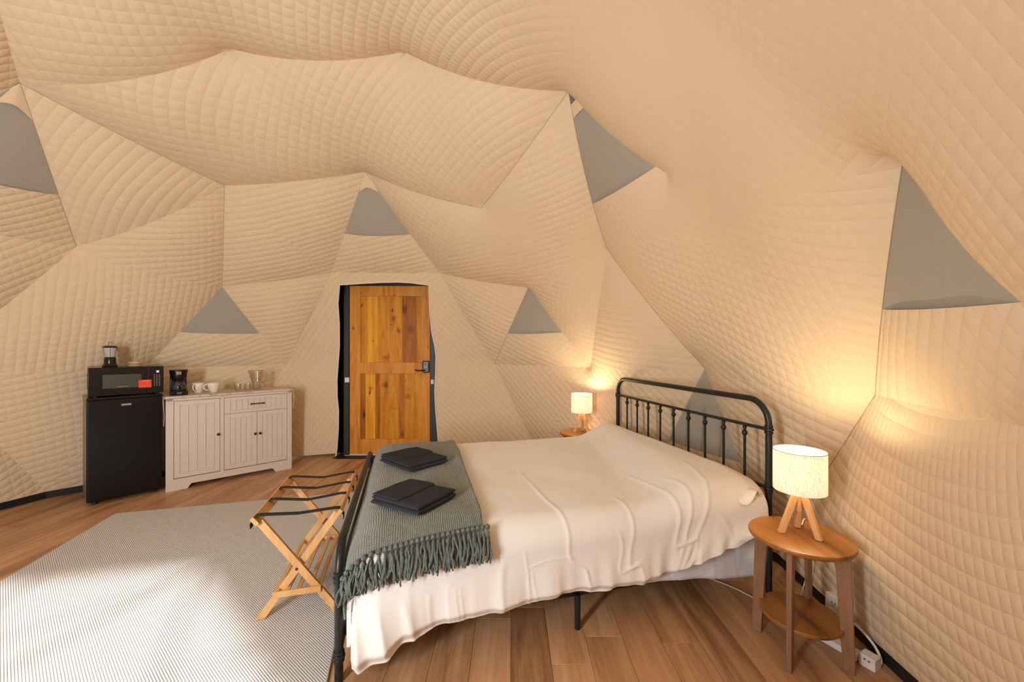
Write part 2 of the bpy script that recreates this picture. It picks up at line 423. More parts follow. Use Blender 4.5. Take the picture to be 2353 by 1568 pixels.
for t in PAN:
    if t in VENT:
        ap = t.index(VENT[t])
        def wa(k, ap=ap): return (k[0], k[1], NS-k[0]-k[1])[ap]
        cut = 6 if VENT[t] in (28, 13) else 7
        if VENT[t] != 56 or True:
            make_panel(t, keep=lambda k: wa(k) <= cut)
        if VENT[t] == 28: make_panel(t, keep=lambda k: wa(k) >= NS-2)
        if VENT[t] in (5, 13):
            # the small folded flap at the hub, with a curved free edge
            pts, fn = PAN[t]; P = NODE[list(t)]; A = P[ap]; B, C = [P[i] for i in range(3) if i != ap]
            mb = MB(); rows = []
            for a in range(9):
                fr = .15*a/8; row = []
                for b in range(13):
                    q = b/12; cv = 1+.0*q; f2 = fr*(1.25-1.1*(4*q*(1-q))*.35) if a else 0
                    p = A+(B*(1-q)+C*q-A)*f2+fn*.006+fn*.02*math.sin(PI*q)*(a/8)
                    row.append(tuple(p))
                rows.append(row)
            mb.grid(rows); mb.build('liner_flap', M['liner'], SIDES[side_of(A)], smooth='all', fixn=False)
        pts, fn = PAN[t]; ids = {}; vs = []; fs = []
        def pv(k):
            if k not in ids:
                ww = [k[0], k[1], NS-k[0]-k[1]]; oth = [ww[i] for i in range(3) if i != ap]
                e = min(oth)/NS; dd = min(1, e*9)*.016
                ids[k] = len(vs); vs.append(tuple(pts[k]-fn*dd))
            return ids[k]
        for i in range(NS):
            for j in range(NS-i):
                for f in ([((i, j), (i+1, j), (i, j+1))]+([((i+1, j), (i+1, j+1), (i, j+1))] if i+j < NS-1 else [])):
                    if all(wa(q) >= cut-2 for q in f): fs.append(tuple(pv(q) for q in f))
        wn += 1
        o = MB().add(vs, fs).build('window_%d' % wn, M['vent'], None, smooth='all', fixn=False)
        tag(o, 'grey triangular dome vent covered by plain fabric', kind='structure')
    else: make_panel(t)
# door panel of the liner: a near-vertical sheet with the door opening cut into it
def ypan(z): 
    z = max(0, min(2.15, z)); return 4.60+.25*(1-max(0, (z-1.1)/1.05)**1.3)
def onpan(px, py):
    y = 4.7
    for _ in range(12):
        z = 1.32-(py-795)*y/930; y = ypan(z)
    return ((px-1176.5)*y/930, y, 1.32-(py-795)*y/930)
OL = [onpan(*p) for p in [(780.5,655),(776.7,699),(779.6,743),(780,796),(777.5,831),(774.3,875),(775,913),(778,943),(777.5,986),(774.6,1030),(770.8,1059)]]
OR = [onpan(*p) for p in [(985.7,656),(987.8,708),(992,761),(999.5,796),(1002.5,822),(1001.6,855),(999.5,899),(1001.6,943),(1005.4,987),(1007.4,1016),(1010,1059)]]
OT = [onpan(*p) for p in [(780.5,655),(810,653),(842.6,650.8),(880,649),(916,648.4),(945,650),(985.7,656)]]
def lerp_z(poly, z):
    q = sorted(poly, key=lambda p: p[2])
    z = max(q[0][2], min(q[-1][2], z))
    for a, b in zip(q, q[1:]):
        if a[2] <= z <= b[2]:
            f = 0 if b[2] == a[2] else (z-a[2])/(b[2]-a[2])
            f2 = f
            return np.array(a)*(1-f2)+np.array(b)*f2
    return np.array(q[-1])
SL = [NODE[6], NODE[33], NODE[62]]; SR = [NODE[8], NODE[31], NODE[74]]
def sheet(rows, name, ang=(8, 74)):
    n = len(rows); m = len(rows[0]); mb = MB(); mb.grid([[tuple(p) for p in r] for r in rows])
    me = bpy.data.meshes.new(name); me.from_pydata(mb.v, [], [f for f in mb.f])
    a, b = map(math.radians, ang)
    uv = me.uv_layers.new(name='quilt')
    for l in me.loops:
        p = me.vertices[l.vertex_index].co
        uv.data[l.index].uv = ((p.x*-math.sin(a)+p.z*math.cos(a))/.056, (p.x*-math.sin(b)+p.z*math.cos(b))/.060)
    me.materials.append(M['liner']); me.shade_smooth()
    return link(bpy.data.objects.new(name, me), SIDES['wall_back'])
rl, rr = [], []
for i in range(31):
    z = .03+(OL[0][2]-.03)*i/30
    l = lerp_z(SL, max(z, .062)); r = lerp_z(SR, max(z, .062)); ol = lerp_z(OL, z); orr = lerp_z(OR, z)
    for rows, a, b in ((rl, l, ol), (rr, orr, r)):
        row = []
        for k in range(17):
            q = k/16; p = a*(1-q)+b*q; p[2] = z if z > .062 else z
            tp = min(1, (OL[0][2]-z)/.5); p[1] += tp*.035*math.sin(PI*q)-tp*.012*noise.noise(Vector((p[0]*3, 5.1, z*2.2)))*math.sin(PI*q)
            row.append(p)
        rows.append(row)
sheet(rl, 'liner_panel', (55, 128)); sheet(rr, 'liner_panel', (-42, 48))
rt = []
for i in range(9):
    f = i/8; row = []
    for k in range(41):
        q = k/40
        # bottom line: seam-L .. opening top .. seam-R at the opening's height ; top line: node 6 .. node 8
        zb = OL[0][2]; l = lerp_z(SL, zb); r = lerp_z(SR, zb)
        xs = [l[0]]+[p[0] for p in OT]+[r[0]]; ys = [l[1]]+[p[1] for p in OT]+[r[1]]; zs = [zb]+[p[2] for p in OT]+[zb]
        x = l[0]+(r[0]-l[0])*q; bot = np.array([x, np.interp(x, xs, ys), np.interp(x, xs, zs)])
        top = NODE[6]*(1-q)+NODE[8]*q
        row.append(bot*(1-f)+top*f)
    rt.append(row)
sheet(rt, 'liner_panel', (30, 128))
hem = [OL[-1]]+list(reversed(OL[:-1]))+OT[1:]+OR[1:]
MB().tube([(p[0], p[1]-.004, p[2]) for p in hem], .0085, 6).build('opening_hem', M['hem'], SIDES['wall_back'], smooth=True)['label'] = 'white taped edge of the door opening'
seam_m = plain('liner seam thread', (.42, .32, .22), .9)
for e in [(2,13),(7,28),(2,3),(24,55),(29,56),(28,29),(55,58),(9,31),(13,15),(5,7)]:
    t = next(t for t in PAN if e[0] in t and e[1] in t); i0, i1 = t.index(e[0]), t.index(e[1]); P_ = []
    for k in range(NS+1):
        w = [0, 0, 0]; w[i0] = NS-k; w[i1] = k; p = PAN[t][0][w[0], w[1]]; d = CEN-p; P_.append(p+d/np.linalg.norm(d)*.0015)
    MB().tube(P_, .0016, 5).build('seam', seam_m, SIDES[side_of((P_[0]+P_[-1])/2)], smooth=True)
# outer cover keeps daylight out everywhere but the clear bay window
mb = MB()
for t in alltri:
    if t in WINDOW or t in DOORP: continue
    P = CEN+(NODE0[list(t)]-CEN)*1.045
    for q in P:
        if abs(q[2]) < .25: q[2] = -.06
    mb.add(P, [(0, 1, 2)])
mb.build('trim_1', M['vent'], None, fixn=False); tag(bpy.data.objects['trim_1'], 'grey outer cover of the dome', kind='structure')
for nm, mt_ in (('liner_panel', M['liner']), ('sun_mask_panel', M['vent'])):  # added unseen panels, closing part of the window to shape the sun patch
    k_ = 1.0 if nm == 'liner_panel' else 1.03
    P1 = NODE0[20]+.55*(NODE0[44]-NODE0[20]); P2 = NODE0[49]+.45*(NODE0[50]-NODE0[49])
    for tri in ((NODE0[18], NODE0[20], P1), (NODE0[18], NODE0[27], P2), (NODE0[27], NODE0[50], P2)):
        MB().add([CEN+(q-CEN)*k_ for q in tri], [(0, 1, 2)]).build(nm, mt_, SIDES['wall_front'], fixn=False)
# steel struts of the bay window
st = tag(empty('trim_2'), 'steel struts of the clear bay window behind the camera', kind='structure')
es = set()
for t in WINDOW:
    for a, b in ((0,1),(1,2),(0,2)): es.add(tuple(sorted((t[a], t[b]))))
for p, q in (((-1.31, -.68, 1.93), (-1.92, -.72, 1.52)), ((-.616, -.67, 1.50), (-1.045, -.67, 1.42))): MB().tube([p, q], .011, 8).build('shadow_bar', M['oak_strut'], st, smooth=True)  # unseen bars added so that their shadows cross the rug
for a, b in es: MB().tube([NODE0[a], NODE0[b]], .018, 8).build('strut', M['oak_strut'], st, smooth=True)
# black band at the foot of the dome
ring = [i for i in range(len(NODE)) if abs(NODE0[i][2]) < .2]
ring.sort(key=lambda i: math.atan2(NODE[i][0]-CX, NODE[i][1]-CY))
for k, i in enumerate(ring):
    j = ring[(k+1) % len(ring)]
    if {i, j} <= {62, 35, 34, 74}: continue
    a = NODE[i].copy(); b = NODE[j].copy(); m = (a+b)/2
    nm = 'baseboard_'+{'wall_left': 'left', 'wall_back': 'back', 'wall_right': 'right', 'wall_front': 'front', 'ceiling': 'x'}[side_of(m)]
    rows = []
    for f in np.linspace(0, 1, 9):
        p = a*(1-f)+b*f; o = (p-CEN)*np.array([1, 1, 0]); o /= np.linalg.norm(o)
        rows.append([(p[0]+o[0]*d, p[1]+o[1]*d, z) for d, z in ((.03, .11), (.008, .11), (.008, 0), (.03, 0))])
    o = MB().grid(rows).build(nm, M['black_band'], None, fixn=False); tag(o, kind='structure')
# floor: laminate planks running away from the camera
fl = tag(empty('floor'), 'brown wood plank floor', kind='structure')
MB().lathe([(3.35, -.06), (3.35, -.012), (0, -.012)], (CX, CY, 0), 64).build('subfloor', M['black_band'], fl)
MB().bb(-30, 30, -30, 30, -.2, -.1).build('trim_3', plain('ground', (.12, .12, .09), .9), None)['kind'] = 'structure'
_nt = M['floor'].node_tree; _b = _nt.nodes['Principled BSDF']; _src = _b.inputs['Base Color'].links[0].from_socket
_tc = N(_nt, 'ShaderNodeTexCoord'); _mp = N(_nt, 'ShaderNodeMapping'); _mp.inputs['Scale'].default_value = (3.4, 1.5, 1); _nt.links.new(_tc.outputs['Object'], _mp.inputs['Vector'])
_v = N(_nt, 'ShaderNodeTexVoronoi', inp={'Scale': 1.0, 'Randomness': 1.0}); _nt.links.new(_mp.outputs[0], _v.inputs['Vector'])
_g = N(_nt, 'ShaderNodeMapRange', interpolation_type='SMOOTHSTEP', inp={'From Min': .012, 'From Max': .05, 'To Min': .18, 'To Max': 1.}); _nt.links.new(_v.outputs['Distance'], _g.inputs[0])
_m = N(_nt, 'ShaderNodeMix', data_type='RGBA', blend_type='MULTIPLY'); _m.inputs[0].default_value = 1; _nt.links.new(_src, _m.inputs[6]); _nt.links.new(_g.outputs[0], _m.inputs[7]); _nt.links.new(_m.outputs[2], _b.inputs['Base Color'])
def plank(x0, x1, y0, y1):
    x0 += .0006; x1 -= .0006; y0 += .0006; y1 -= .0006
    h = .0012
    mb = MB(); vs = [(x0,y0,-.010),(x1,y0,-.010),(x1,y1,-.010),(x0,y1,-.010),(x0,y0,-h),(x1,y0,-h),(x1,y1,-h),(x0,y1,-h),(x0+h,y0+h,0),(x1-h,y0+h,0),(x1-h,y1-h,0),(x0+h,y1-h,0)]
    mb.add(vs, [(3,2,1,0),(0,1,5,4),(1,2,6,5),(2,3,7,6),(3,0,4,7),(4,5,9,8),(5,6,10,9),(6,7,11,10),(7,4,8,11),(8,9,10,11)])
    mb.build('plank', M['floor'], fl)
k0 = int((CX-3.1-.164)/.168)-1
rng = random.Random(4)
for k in range(k0, 14):
    x0 = .164+.168*k; x1 = x0+.168; dx = max(abs(x0-CX), abs(x1-CX)) if (x0-CX)*(x1-CX) > 0 else abs((x0+x1)/2-CX)
    dm = min(abs(x0-CX), abs(x1-CX))
    if dm > 3.12: continue
    h = math.sqrt(max(.09, 3.12**2-dm*dm)); ya, yb = CY-h, CY+h
    off = 1.677 if k == 0 else rng.uniform(0, 1.22)
    cuts = [y for y in (off+1.22*i for i in range(-8, 8)) if ya+.15 < y < yb-.15]
    ys = [ya]+cuts+[yb]
    for a, b in zip(ys, ys[1:]): plank(x0, x1, a, b)
# ------------------------------------------------------------------ door
def door_wood(name, cols, seed, knots):
    m, nt, b = nodes(name)
    tc = N(nt, 'ShaderNodeTexCoord'); mp = N(nt, 'ShaderNodeMapping'); mp.inputs['Scale'].default_value = (1, 1, .09); mp.inputs['Location'].default_value = (seed*3.3, seed, seed*1.7)
    nt.links.new(tc.outputs['Object'], mp.inputs['Vector'])
    n1 = N(nt, 'ShaderNodeTexNoise', inp={'Scale': 13, 'Detail': 5, 'Roughness': .6, 'Distortion': 1.2}); nt.links.new(mp.outputs[0], n1.inputs['Vector'])
    n2 = N(nt, 'ShaderNodeTexNoise', inp={'Scale': 90, 'Detail': 3}); nt.links.new(mp.outputs[0], n2.inputs['Vector'])
    f = math_n(nt, 'ADD', math_n(nt, 'MULTIPLY', n1.outputs['Fac'], .8), math_n(nt, 'MULTIPLY', n2.outputs['Fac'], .2))
    for x, z, rx, rz, amt in knots:
        s = N(nt, 'ShaderNodeMapping', vector_type='TEXTURE'); s.inputs['Location'].default_value = (x, 0, z); s.inputs['Scale'].default_value = (rx, 100, rz)
        dn = N(nt, 'ShaderNodeTexNoise', inp={'Scale': 20, 'Detail': 2}); nt.links.new(tc.outputs['Object'], dn.inputs['Vector'])
        mx = N(nt, 'ShaderNodeVectorMath', operation='MULTIPLY_ADD'); nt.links.new(dn.outputs['Color'], mx.inputs[0]); mx.inputs[1].default_value = (.06, .0, .06); nt.links.new(tc.outputs['Object'], mx.inputs[2])
        sb = N(nt, 'ShaderNodeVectorMath', operation='SUBTRACT'); nt.links.new(mx.outputs[0], sb.inputs[0]); sb.inputs[1].default_value = (.03, 0, .03)
        nt.links.new(sb.outputs[0], s.inputs['Vector'])
        ln = N(nt, 'ShaderNodeVectorMath', operation='LENGTH'); nt.links.new(s.outputs[0], ln.inputs[0])
        g = N(nt, 'ShaderNodeMapRange', interpolation_type='SMOOTHSTEP', inp={'From Min': 0., 'From Max': 1., 'To Min': amt, 'To Max': 0.}); nt.links.new(ln.outputs['Value'], g.inputs[0])
        f = math_n(nt, 'SUBTRACT', f, g.outputs[0])
    nt.links.new(ramp(nt, f, [(.10, tuple(c*.16 for c in cols[0])), (.36, cols[0]), (.52, cols[1]), (.68, cols[2])]), b.inputs['Base Color'])
    b.inputs['Roughness'].default_value = .5; b.inputs['Specular IOR Level'].default_value = .25; bump(nt, b, n2.outputs['Fac'], .05, .002)
    return m
DX, DY, DW, DH = -1.958, 4.88, .965, 2.035
def DK(X, Y): return ((X-213)/642*DW, (1450-Y)/1300*DH)
door = tag(empty('door_1', (DX, DY, .0), math.radians(1.0)), 'honey-stained knotty wood door with two plank panels', kind='structure')
dz0 = .01
stile_c = [(.50, .18, .018), (.66, .28, .042), (.75, .35, .07)]
MST = door_wood('door stile wood', stile_c, 1, [(*DK(245, 470), .016, .03, .5), (*DK(840, 620), .012, .022, .4), (*DK(305, 200), .012, .01, .4), (*DK(560, 215), .06, .015, .2)])
def dbox(name, x0, x1, z0, z1, mat, y0=0, y1=.045, bev=.003): return MB().bb(x0, x1, y0, y1, z0+dz0, z1+dz0).build(name, mat, door, bevel=bev)
sx0 = (298-213)/642*DW; sx1 = (790-213)/642*DW
dbox('stile', 0, sx0, 0, DH, MST); dbox('stile', sx1, DW, 0, DH, MST)
zt = DK(0, 230)[1]; zm1 = DK(0, 742)[1]; zm0 = DK(0, 828)[1]; zb = DK(0, 1332)[1]
dbox('rail', sx0, sx1, zt, DH, MST); dbox('rail', sx0, sx1, zm0, zm1, MST); dbox('rail', sx0, sx1, 0, zb, MST)
tones = {'l': [(.60, .25, .012), (.78, .37, .022), (.86, .44, .035)], 'm': [(.46, .17, .008), (.62, .26, .014), (.72, .33, .025)], 'd': [(.24, .07, .004), (.38, .13, .007), (.52, .20, .012)]}
def planks(edges, ts, z0, z1, kn):
    for i, (a, b) in enumerate(zip(edges, edges[1:])):
        ks = [(DK(X, Y)[0], DK(X, Y)[1], rx, rz, am) for X, Y, rx, rz, am in kn if a-12 <= X <= b+12]
        m = door_wood('door plank wood', tones[ts[i]], 2+i*1.37+z0*5, ks)
        dbox('plank', DK(a, 0)[0], DK(b, 0)[0], z0, z1, m, .016+.001*(i % 2), .03, .0015)
planks([298,350,435,530,630,745,792], 'mlmmdm', zm1, zt, [(308,295,.02,.05,.45),(548,332,.015,.03,.6),(560,395,.06,.06,.22),(600,490,.05,.07,.28),(545,440,.02,.02,.35),(480,520,.02,.12,.18),(500,700,.07,.06,.25),(395,567,.01,.015,.4),(650,320,.05,.10,.28),(700,480,.07,.08,.18),(700,535,.008,.01,.4),(520,690,.02,.05,.2)])
planks([298,335,415,450,525,605,650,725,792], 'dldmmdmm', zb, zm0, [(368,970,.02,.05,.6),(375,935,.05,.04,.28),(325,1140,.03,.07,.45),(490,910,.07,.06,.25),(657,872,.012,.03,.5),(690,943,.012,.015,.4),(675,1000,.05,.05,.22),(517,975,.008,.01,.4),(570,1090,.04,.03,.2),(630,1290,.04,.05,.2),(520,1200,.01,.1,.2)])
BLK = plain('black lock plastic', (.006, .006, .007), .3)
lk = MB().bb(DK(798, 0)[0], DK(852, 0)[0], -.03, 0, DK(0, 815)[1], DK(0, 722)[1]).build('door_handle', BLK, door, bevel=.012, seg=4); lk['label'] = 'black keypad lock with lever'
lx, lz = DK(800, 795); MB().tube([(lx+.03, -.03, lz), (lx+.02, -.055, lz), (lx-.0, -.06, lz), (lx-.045, -.06, lz-.004), (lx-.085, -.055, lz+.004)], .008, 8).build('lever', BLK, lk, smooth=True)
MB().bb(DK(812, 0)[0], DK(818, 0)[0], -.031, -.0295, DK(0, 775)[1], DK(0, 768)[1]).bb(DK(824, 0)[0], DK(830, 0)[0], -.031, -.0295, DK(0, 775)[1], DK(0, 768)[1]).build('indicator', plain('lock mark', (.6, .6, .62), .4), lk)
fm = plain('charcoal door frame', (.022, .02, .015), .5); fr = tag(empty('trim_4', (DX, DY, 0), math.radians(1.0)), 'charcoal metal frame around the wood door', kind='structure')
MB().bb(-.062, -.003, -.02, .08, 0, DH+.10).build('jamb', fm, fr, bevel=.002); MB().bb(DW+.003, DW+.12, -.0, .08, 0, DH+.1).build('jamb', fm, fr, bevel=.002)
MB().bb(-.062, DW+.12, -.0, .08, DH+.014, DH+.14).build('header', fm, fr, bevel=.002)
MB().bb(-.062, DW+.1, -.05, .08, -.005, .0).build('threshold', fm, fr)
MB().bb(0, DW, -.01, .0, .0, .012).build('sweep', M['hem'], fr)['label'] = 'white strip under the door'
for (a, b, c, d, yy) in ((172, 208, 125, 142, -.024), (180, 215, 850, 887, -.024), (178, 215, 1445, 1480, -.024), (862, 886, 868, 902, -.004)):
    x0, z1 = DK(a, c); x1, z0 = DK(b, d); MB().bb(x0, x1, yy, yy+.004, max(.003, z0), z1).build('clip', M['hem'], fr)['label'] = 'white square clip'
vb = plain('black void backing', (.004, .004, .004), .9, spec=.1)  # darkness behind the door opening, put into the colour of black sheets
MB().bb(-2.75, -2.02, 4.99, 5.02, 0, 2.4).build('trim_5', vb)['kind'] = 'structure'
MB().bb(-.93, -.1, 4.99, 5.02, 0, 2.4).build('trim_6', vb)['kind'] = 'structure'
MB().bb(-2.75, -.1, 4.97, 5.02, 2.14, 2.6).bb(-2.75, -.1, 5.05, 5.08, -.05, 2.6).bb(-2.75, -.1, 4.62, 5.05, 2.28, 2.3).build('trim_7', vb)['kind'] = 'structure'
MB().bb(-2.1, -.8, 4.72, 5.0, -.011, .0004).build('trim_8', M['black_band'])['kind'] = 'structure'
# ------------------------------------------------------------------ rug
def rug_mat():
    m, nt, b = nodes('woven rug')
    tc = N(nt, 'ShaderNodeTexCoord'); mp = N(nt, 'ShaderNodeMapping'); mp.inputs['Rotation'].default_value = (0, 0, math.radians(-36)); nt.links.new(tc.outputs['Object'], mp.inputs['Vector'])
    se = N(nt, 'ShaderNodeSeparateXYZ'); nt.links.new(mp.outputs[0], se.inputs[0])
    def saw(o, k, p=1.0, ph=0): return math_n(nt, 'POWER', math_n(nt, 'ABSOLUTE', math_n(nt, 'SINE', math_n(nt, 'MULTIPLY_ADD', o, PI/k, ph))), p)
    rib = saw(se.outputs[0], .0088, .8)
    shift = math_n(nt, 'MULTIPLY', math_n(nt, 'FLOOR', math_n(nt, 'DIVIDE', se.outputs[0], .0088)), PI/2)
    knot = math_n(nt, 'POWER', math_n(nt, 'ABSOLUTE', math_n(nt, 'SINE', math_n(nt, 'ADD', math_n(nt, 'MULTIPLY', se.outputs[1], PI/.0075), shift))), .7)
    no = N(nt, 'ShaderNodeTexNoise', inp={'Scale': 350, 'Detail': 2}); nt.links.new(tc.outputs['Object'], no.inputs['Vector'])
    h = math_n(nt, 'MULTIPLY', rib, math_n(nt, 'MULTIPLY_ADD', knot, .6, .4))
    f = math_n(nt, 'ADD', math_n(nt, 'MULTIPLY', h, .8), math_n(nt, 'MULTIPLY', no.outputs['Fac'], .25))
    nt.links.new(ramp(nt, f, [(.12, (.24, .235, .23)), (.45, (.48, .48, .48)), (.85, (.76, .77, .79))]), b.inputs['Base Color'])
    b.inputs['Roughness'].default_value = .95; bump(nt, b, h, .5, .006); return m
RA = math.atan2(.27, .963)
rug = thing('area_rug', 'large grey and cream woven area rug on the plank floor', 'rug', (-3.10, 3.16, 0), RA)
def rect(x0, y0, x1, y1): return [(x0, y0), (x1, y0), (x1, y1), (x0, y1)]
MB().bb(0, 1.86, -2.75, 0, .001, .010).build('weave', rug_mat(), rug, bevel=.003)
edge = MB(); 
for a, b in zip([(0,0),(1.86,0),(1.86,-2.75),(0,-2.75)], [(1.86,0),(1.86,-2.75),(0,-2.75),(0,0)]): edge.tube([(a[0], a[1], .006), (b[0], b[1], .006)], .0055, 6)
edge.build('binding', plain('rug binding', (.42, .39, .35), .9), rug, smooth=True)
# ------------------------------------------------------------------ bed (local frame: a along length from the foot, b across, away from the camera)
BA = math.atan2(.255, .967); BO = Vector((-.681, 1.592, 0))
bed = thing('bed', 'queen bed with black tubular metal headboard and footboard, in the middle of the room', 'bed', BO, BA)
BW, BL = 1.56, 2.10
bm_ = M['black_metal']
def arch(a, zt, r, rad, z0=0):
    P = [(a, 0, z0), (a, 0, zt-r)]
    for k in range(1, 9): q = PI/2*k/8; P.append((a, r-r*math.cos(q), zt-r+r*math.sin(q)))
    for k in range(0, 9): q = PI/2*k/8; P.append((a, BW-r+r*math.sin(q), zt-r+r*math.cos(q)))
    P.append((a, BW, z0)); return MB().tube(P, rad, 14)
def collar(a, b, z, r=.0165):
    m = MB()
    for dz, k in ((-.016, 1.25), (0, 1.42), (.016, 1.25)): m.lathe([(r*.9, dz-.008), (r*k, dz-.005), (r*k*1.04, dz), (r*k, dz+.005), (r*.9, dz+.008)], (a, b, z), 16)
    return m
for nm, a, zt, zm, zl, cr in (('headboard', BL, 1.045, .88, .572, .125), ('footboard', 0, .535, .408, .10, .12)):
    hb = arch(a, zt-.015, cr, .0165).build(nm, bm_, bed, smooth=True)
    for z in (zm, zl):
        MB().tube([(a, .01, z), (a, BW-.01, z)], .0095, 10).build('cross_rail', bm_, hb, smooth=True)
        for b in (0, BW):
            collar(a, b, z).tube([(a, b+(.03 if b == 0 else -.03), z), (a, b, z)], [.010, .020], 12).build('collar', bm_, hb, smooth=True)
    for k in range(1, 10):
        b = BW*k/10; m = MB().tube([(a, b, zl), (a, b, zm)], .0072, 8)
        m.lathe([(.006, -.017), (.0135, -.009), (.0158, 0), (.0135, .009), (.006, .017)], (a, b, zm-.048), 12).lathe([(.006, -.014), (.011, -.010), (.011, .0), (.006, .004)], (a, b, zm-.012), 10)
        m.build('spindle', bm_, hb, smooth=True)
for b in (.06, BW-.06): MB().bb(.0, BL, b-.015, b+.015, .145, .185).build('side_rail', bm_, bed, bevel=.003)
MB().bb(0, BL, BW/2-.02, BW/2+.02, .14, .17).build('centre_rail', bm_, bed, bevel=.003)
for k in range(9): MB().bb(.1+.235*k, .16+.235*k, .05, BW-.05, .170, .186).build('slat', bm_, bed)
for a, b in ((1.03, .035), (1.03, BW/2), (1.03, BW-.035)): MB().tube([(a, b, 0), (a, b, .16)], [.0135, .0145], 14).build('leg', bm_, bed, smooth=True)
def cloth(name, col, rough=.85, sheen=.2, weave=900, wb=.05, wr=0):
    m, nt, b = nodes(name); tc = N(nt, 'ShaderNodeTexCoord')
    no = N(nt, 'ShaderNodeTexNoise', inp={'Scale': weave, 'Detail': 2}); nt.links.new(tc.outputs['Object'], no.inputs['Vector'])
    n2 = N(nt, 'ShaderNodeTexNoise', inp={'Scale': 11, 'Detail': 4, 'Distortion': .8}); nt.links.new(tc.outputs['Object'], n2.inputs['Vector'])
    nt.links.new(ramp(nt, no.outputs['Fac'], [(.3, tuple(c*.94 for c in col)), (.7, col)]), b.inputs['Base Color'])
    b.inputs['Roughness'].default_value = rough; b.inputs['Sheen Weight'].default_value = sheen; b.inputs['Specular IOR Level'].default_value = .2
    bump(nt, b, math_n(nt, 'ADD', math_n(nt, 'MULTIPLY', no.outputs['Fac'], wb), math_n(nt, 'MULTIPLY', n2.outputs['Fac'], wr)), .5, .01)
    return m
M['sheet'] = cloth('bluish white sheet', (.74, .77, .86), wb=.03, wr=.25)
M['duvet'] = cloth('off white duvet cotton', (.81, .80, .78), wb=.02, wr=.25)
# mattress under a fitted sheet
mt = MB(); rows = []
def mattress():
    m = MB(); x0, x1, y0, y1, z0, z1 = .06, 2.045, .03, BW-.03, .187, .50; r = .05
    prof = [(0, z0, .02), (0, z0+.05, 0), (0, z1-r, 0)]
    rings = []
    for ins, z in ((.02, z0), (0, z0+.03), (0, (z0+z1)/2), (0, z1-.05), (.012, z1-.02), (.04, z1), (.3, z1+.004)):
        ring = []; rr = max(.02, .07-ins*.2)
        for cx, cy, q0 in ((x1-ins-rr, y1-ins-rr, 0), (x0+ins+rr, y1-ins-rr, 90), (x0+ins+rr, y0+ins+rr, 180), (x1-ins-rr, y0+ins+rr, 270)):
            for k in range(6): q = math.radians(q0+18*k); ring.append((cx+rr*math.cos(q), cy+rr*math.sin(q), z))
        rings.append(ring)
    n = len(rings[0]); vs = [p for r_ in rings for p in r_]
    fs = [(i*n+k, i*n+(k+1) % n, (i+1)*n+(k+1) % n, (i+1)*n+k) for i in range(len(rings)-1) for k in range(n)]
    fs += [tuple(range(n))[::-1], tuple((len(rings)-1)*n+k for k in range(n))]
    return m.add(vs, fs)
tag(mattress().build('mattress', plain('mattress ticking', (.6, .6, .62), .9), None, smooth=True, angle=60), 'white mattress resting on the black bed frame under the bedding', 'mattress')
mo = bpy.data.objects['mattress']; mo.location = BO; mo.rotation_euler = (0, 0, BA)
# sheet hanging along the near side at the head
rows = []
for i in range(121):
    a = .9+1.13*i/120; row = []
    zb = np.interp(a, [.9, 1.02, 1.37, 1.95, 2.05], [.235, .212, .185, .132, .125])+.005*math.sin(a*9)
    for j in range(22):
        f = j/21; z = .47-(.47-zb)*f; n = noise.noise(Vector((a*7, z*1.5, 3)))
        row.append((a, .018-.022*f-.014*n*f-.004*abs(noise.noise(Vector((a*30, z*5, 1)))), z))
    rows.append(row)
sh = MB().grid(rows).build('bed_sheet', M['sheet'], None, smooth='all', fixn=False); sh.location = BO; sh.rotation_euler = (0, 0, BA)
sol = sh.modifiers.new('s', 'SOLIDIFY'); sol.thickness = .003
tag(sh, 'bluish white sheet hanging below the duvet by the head of the bed', 'sheet')
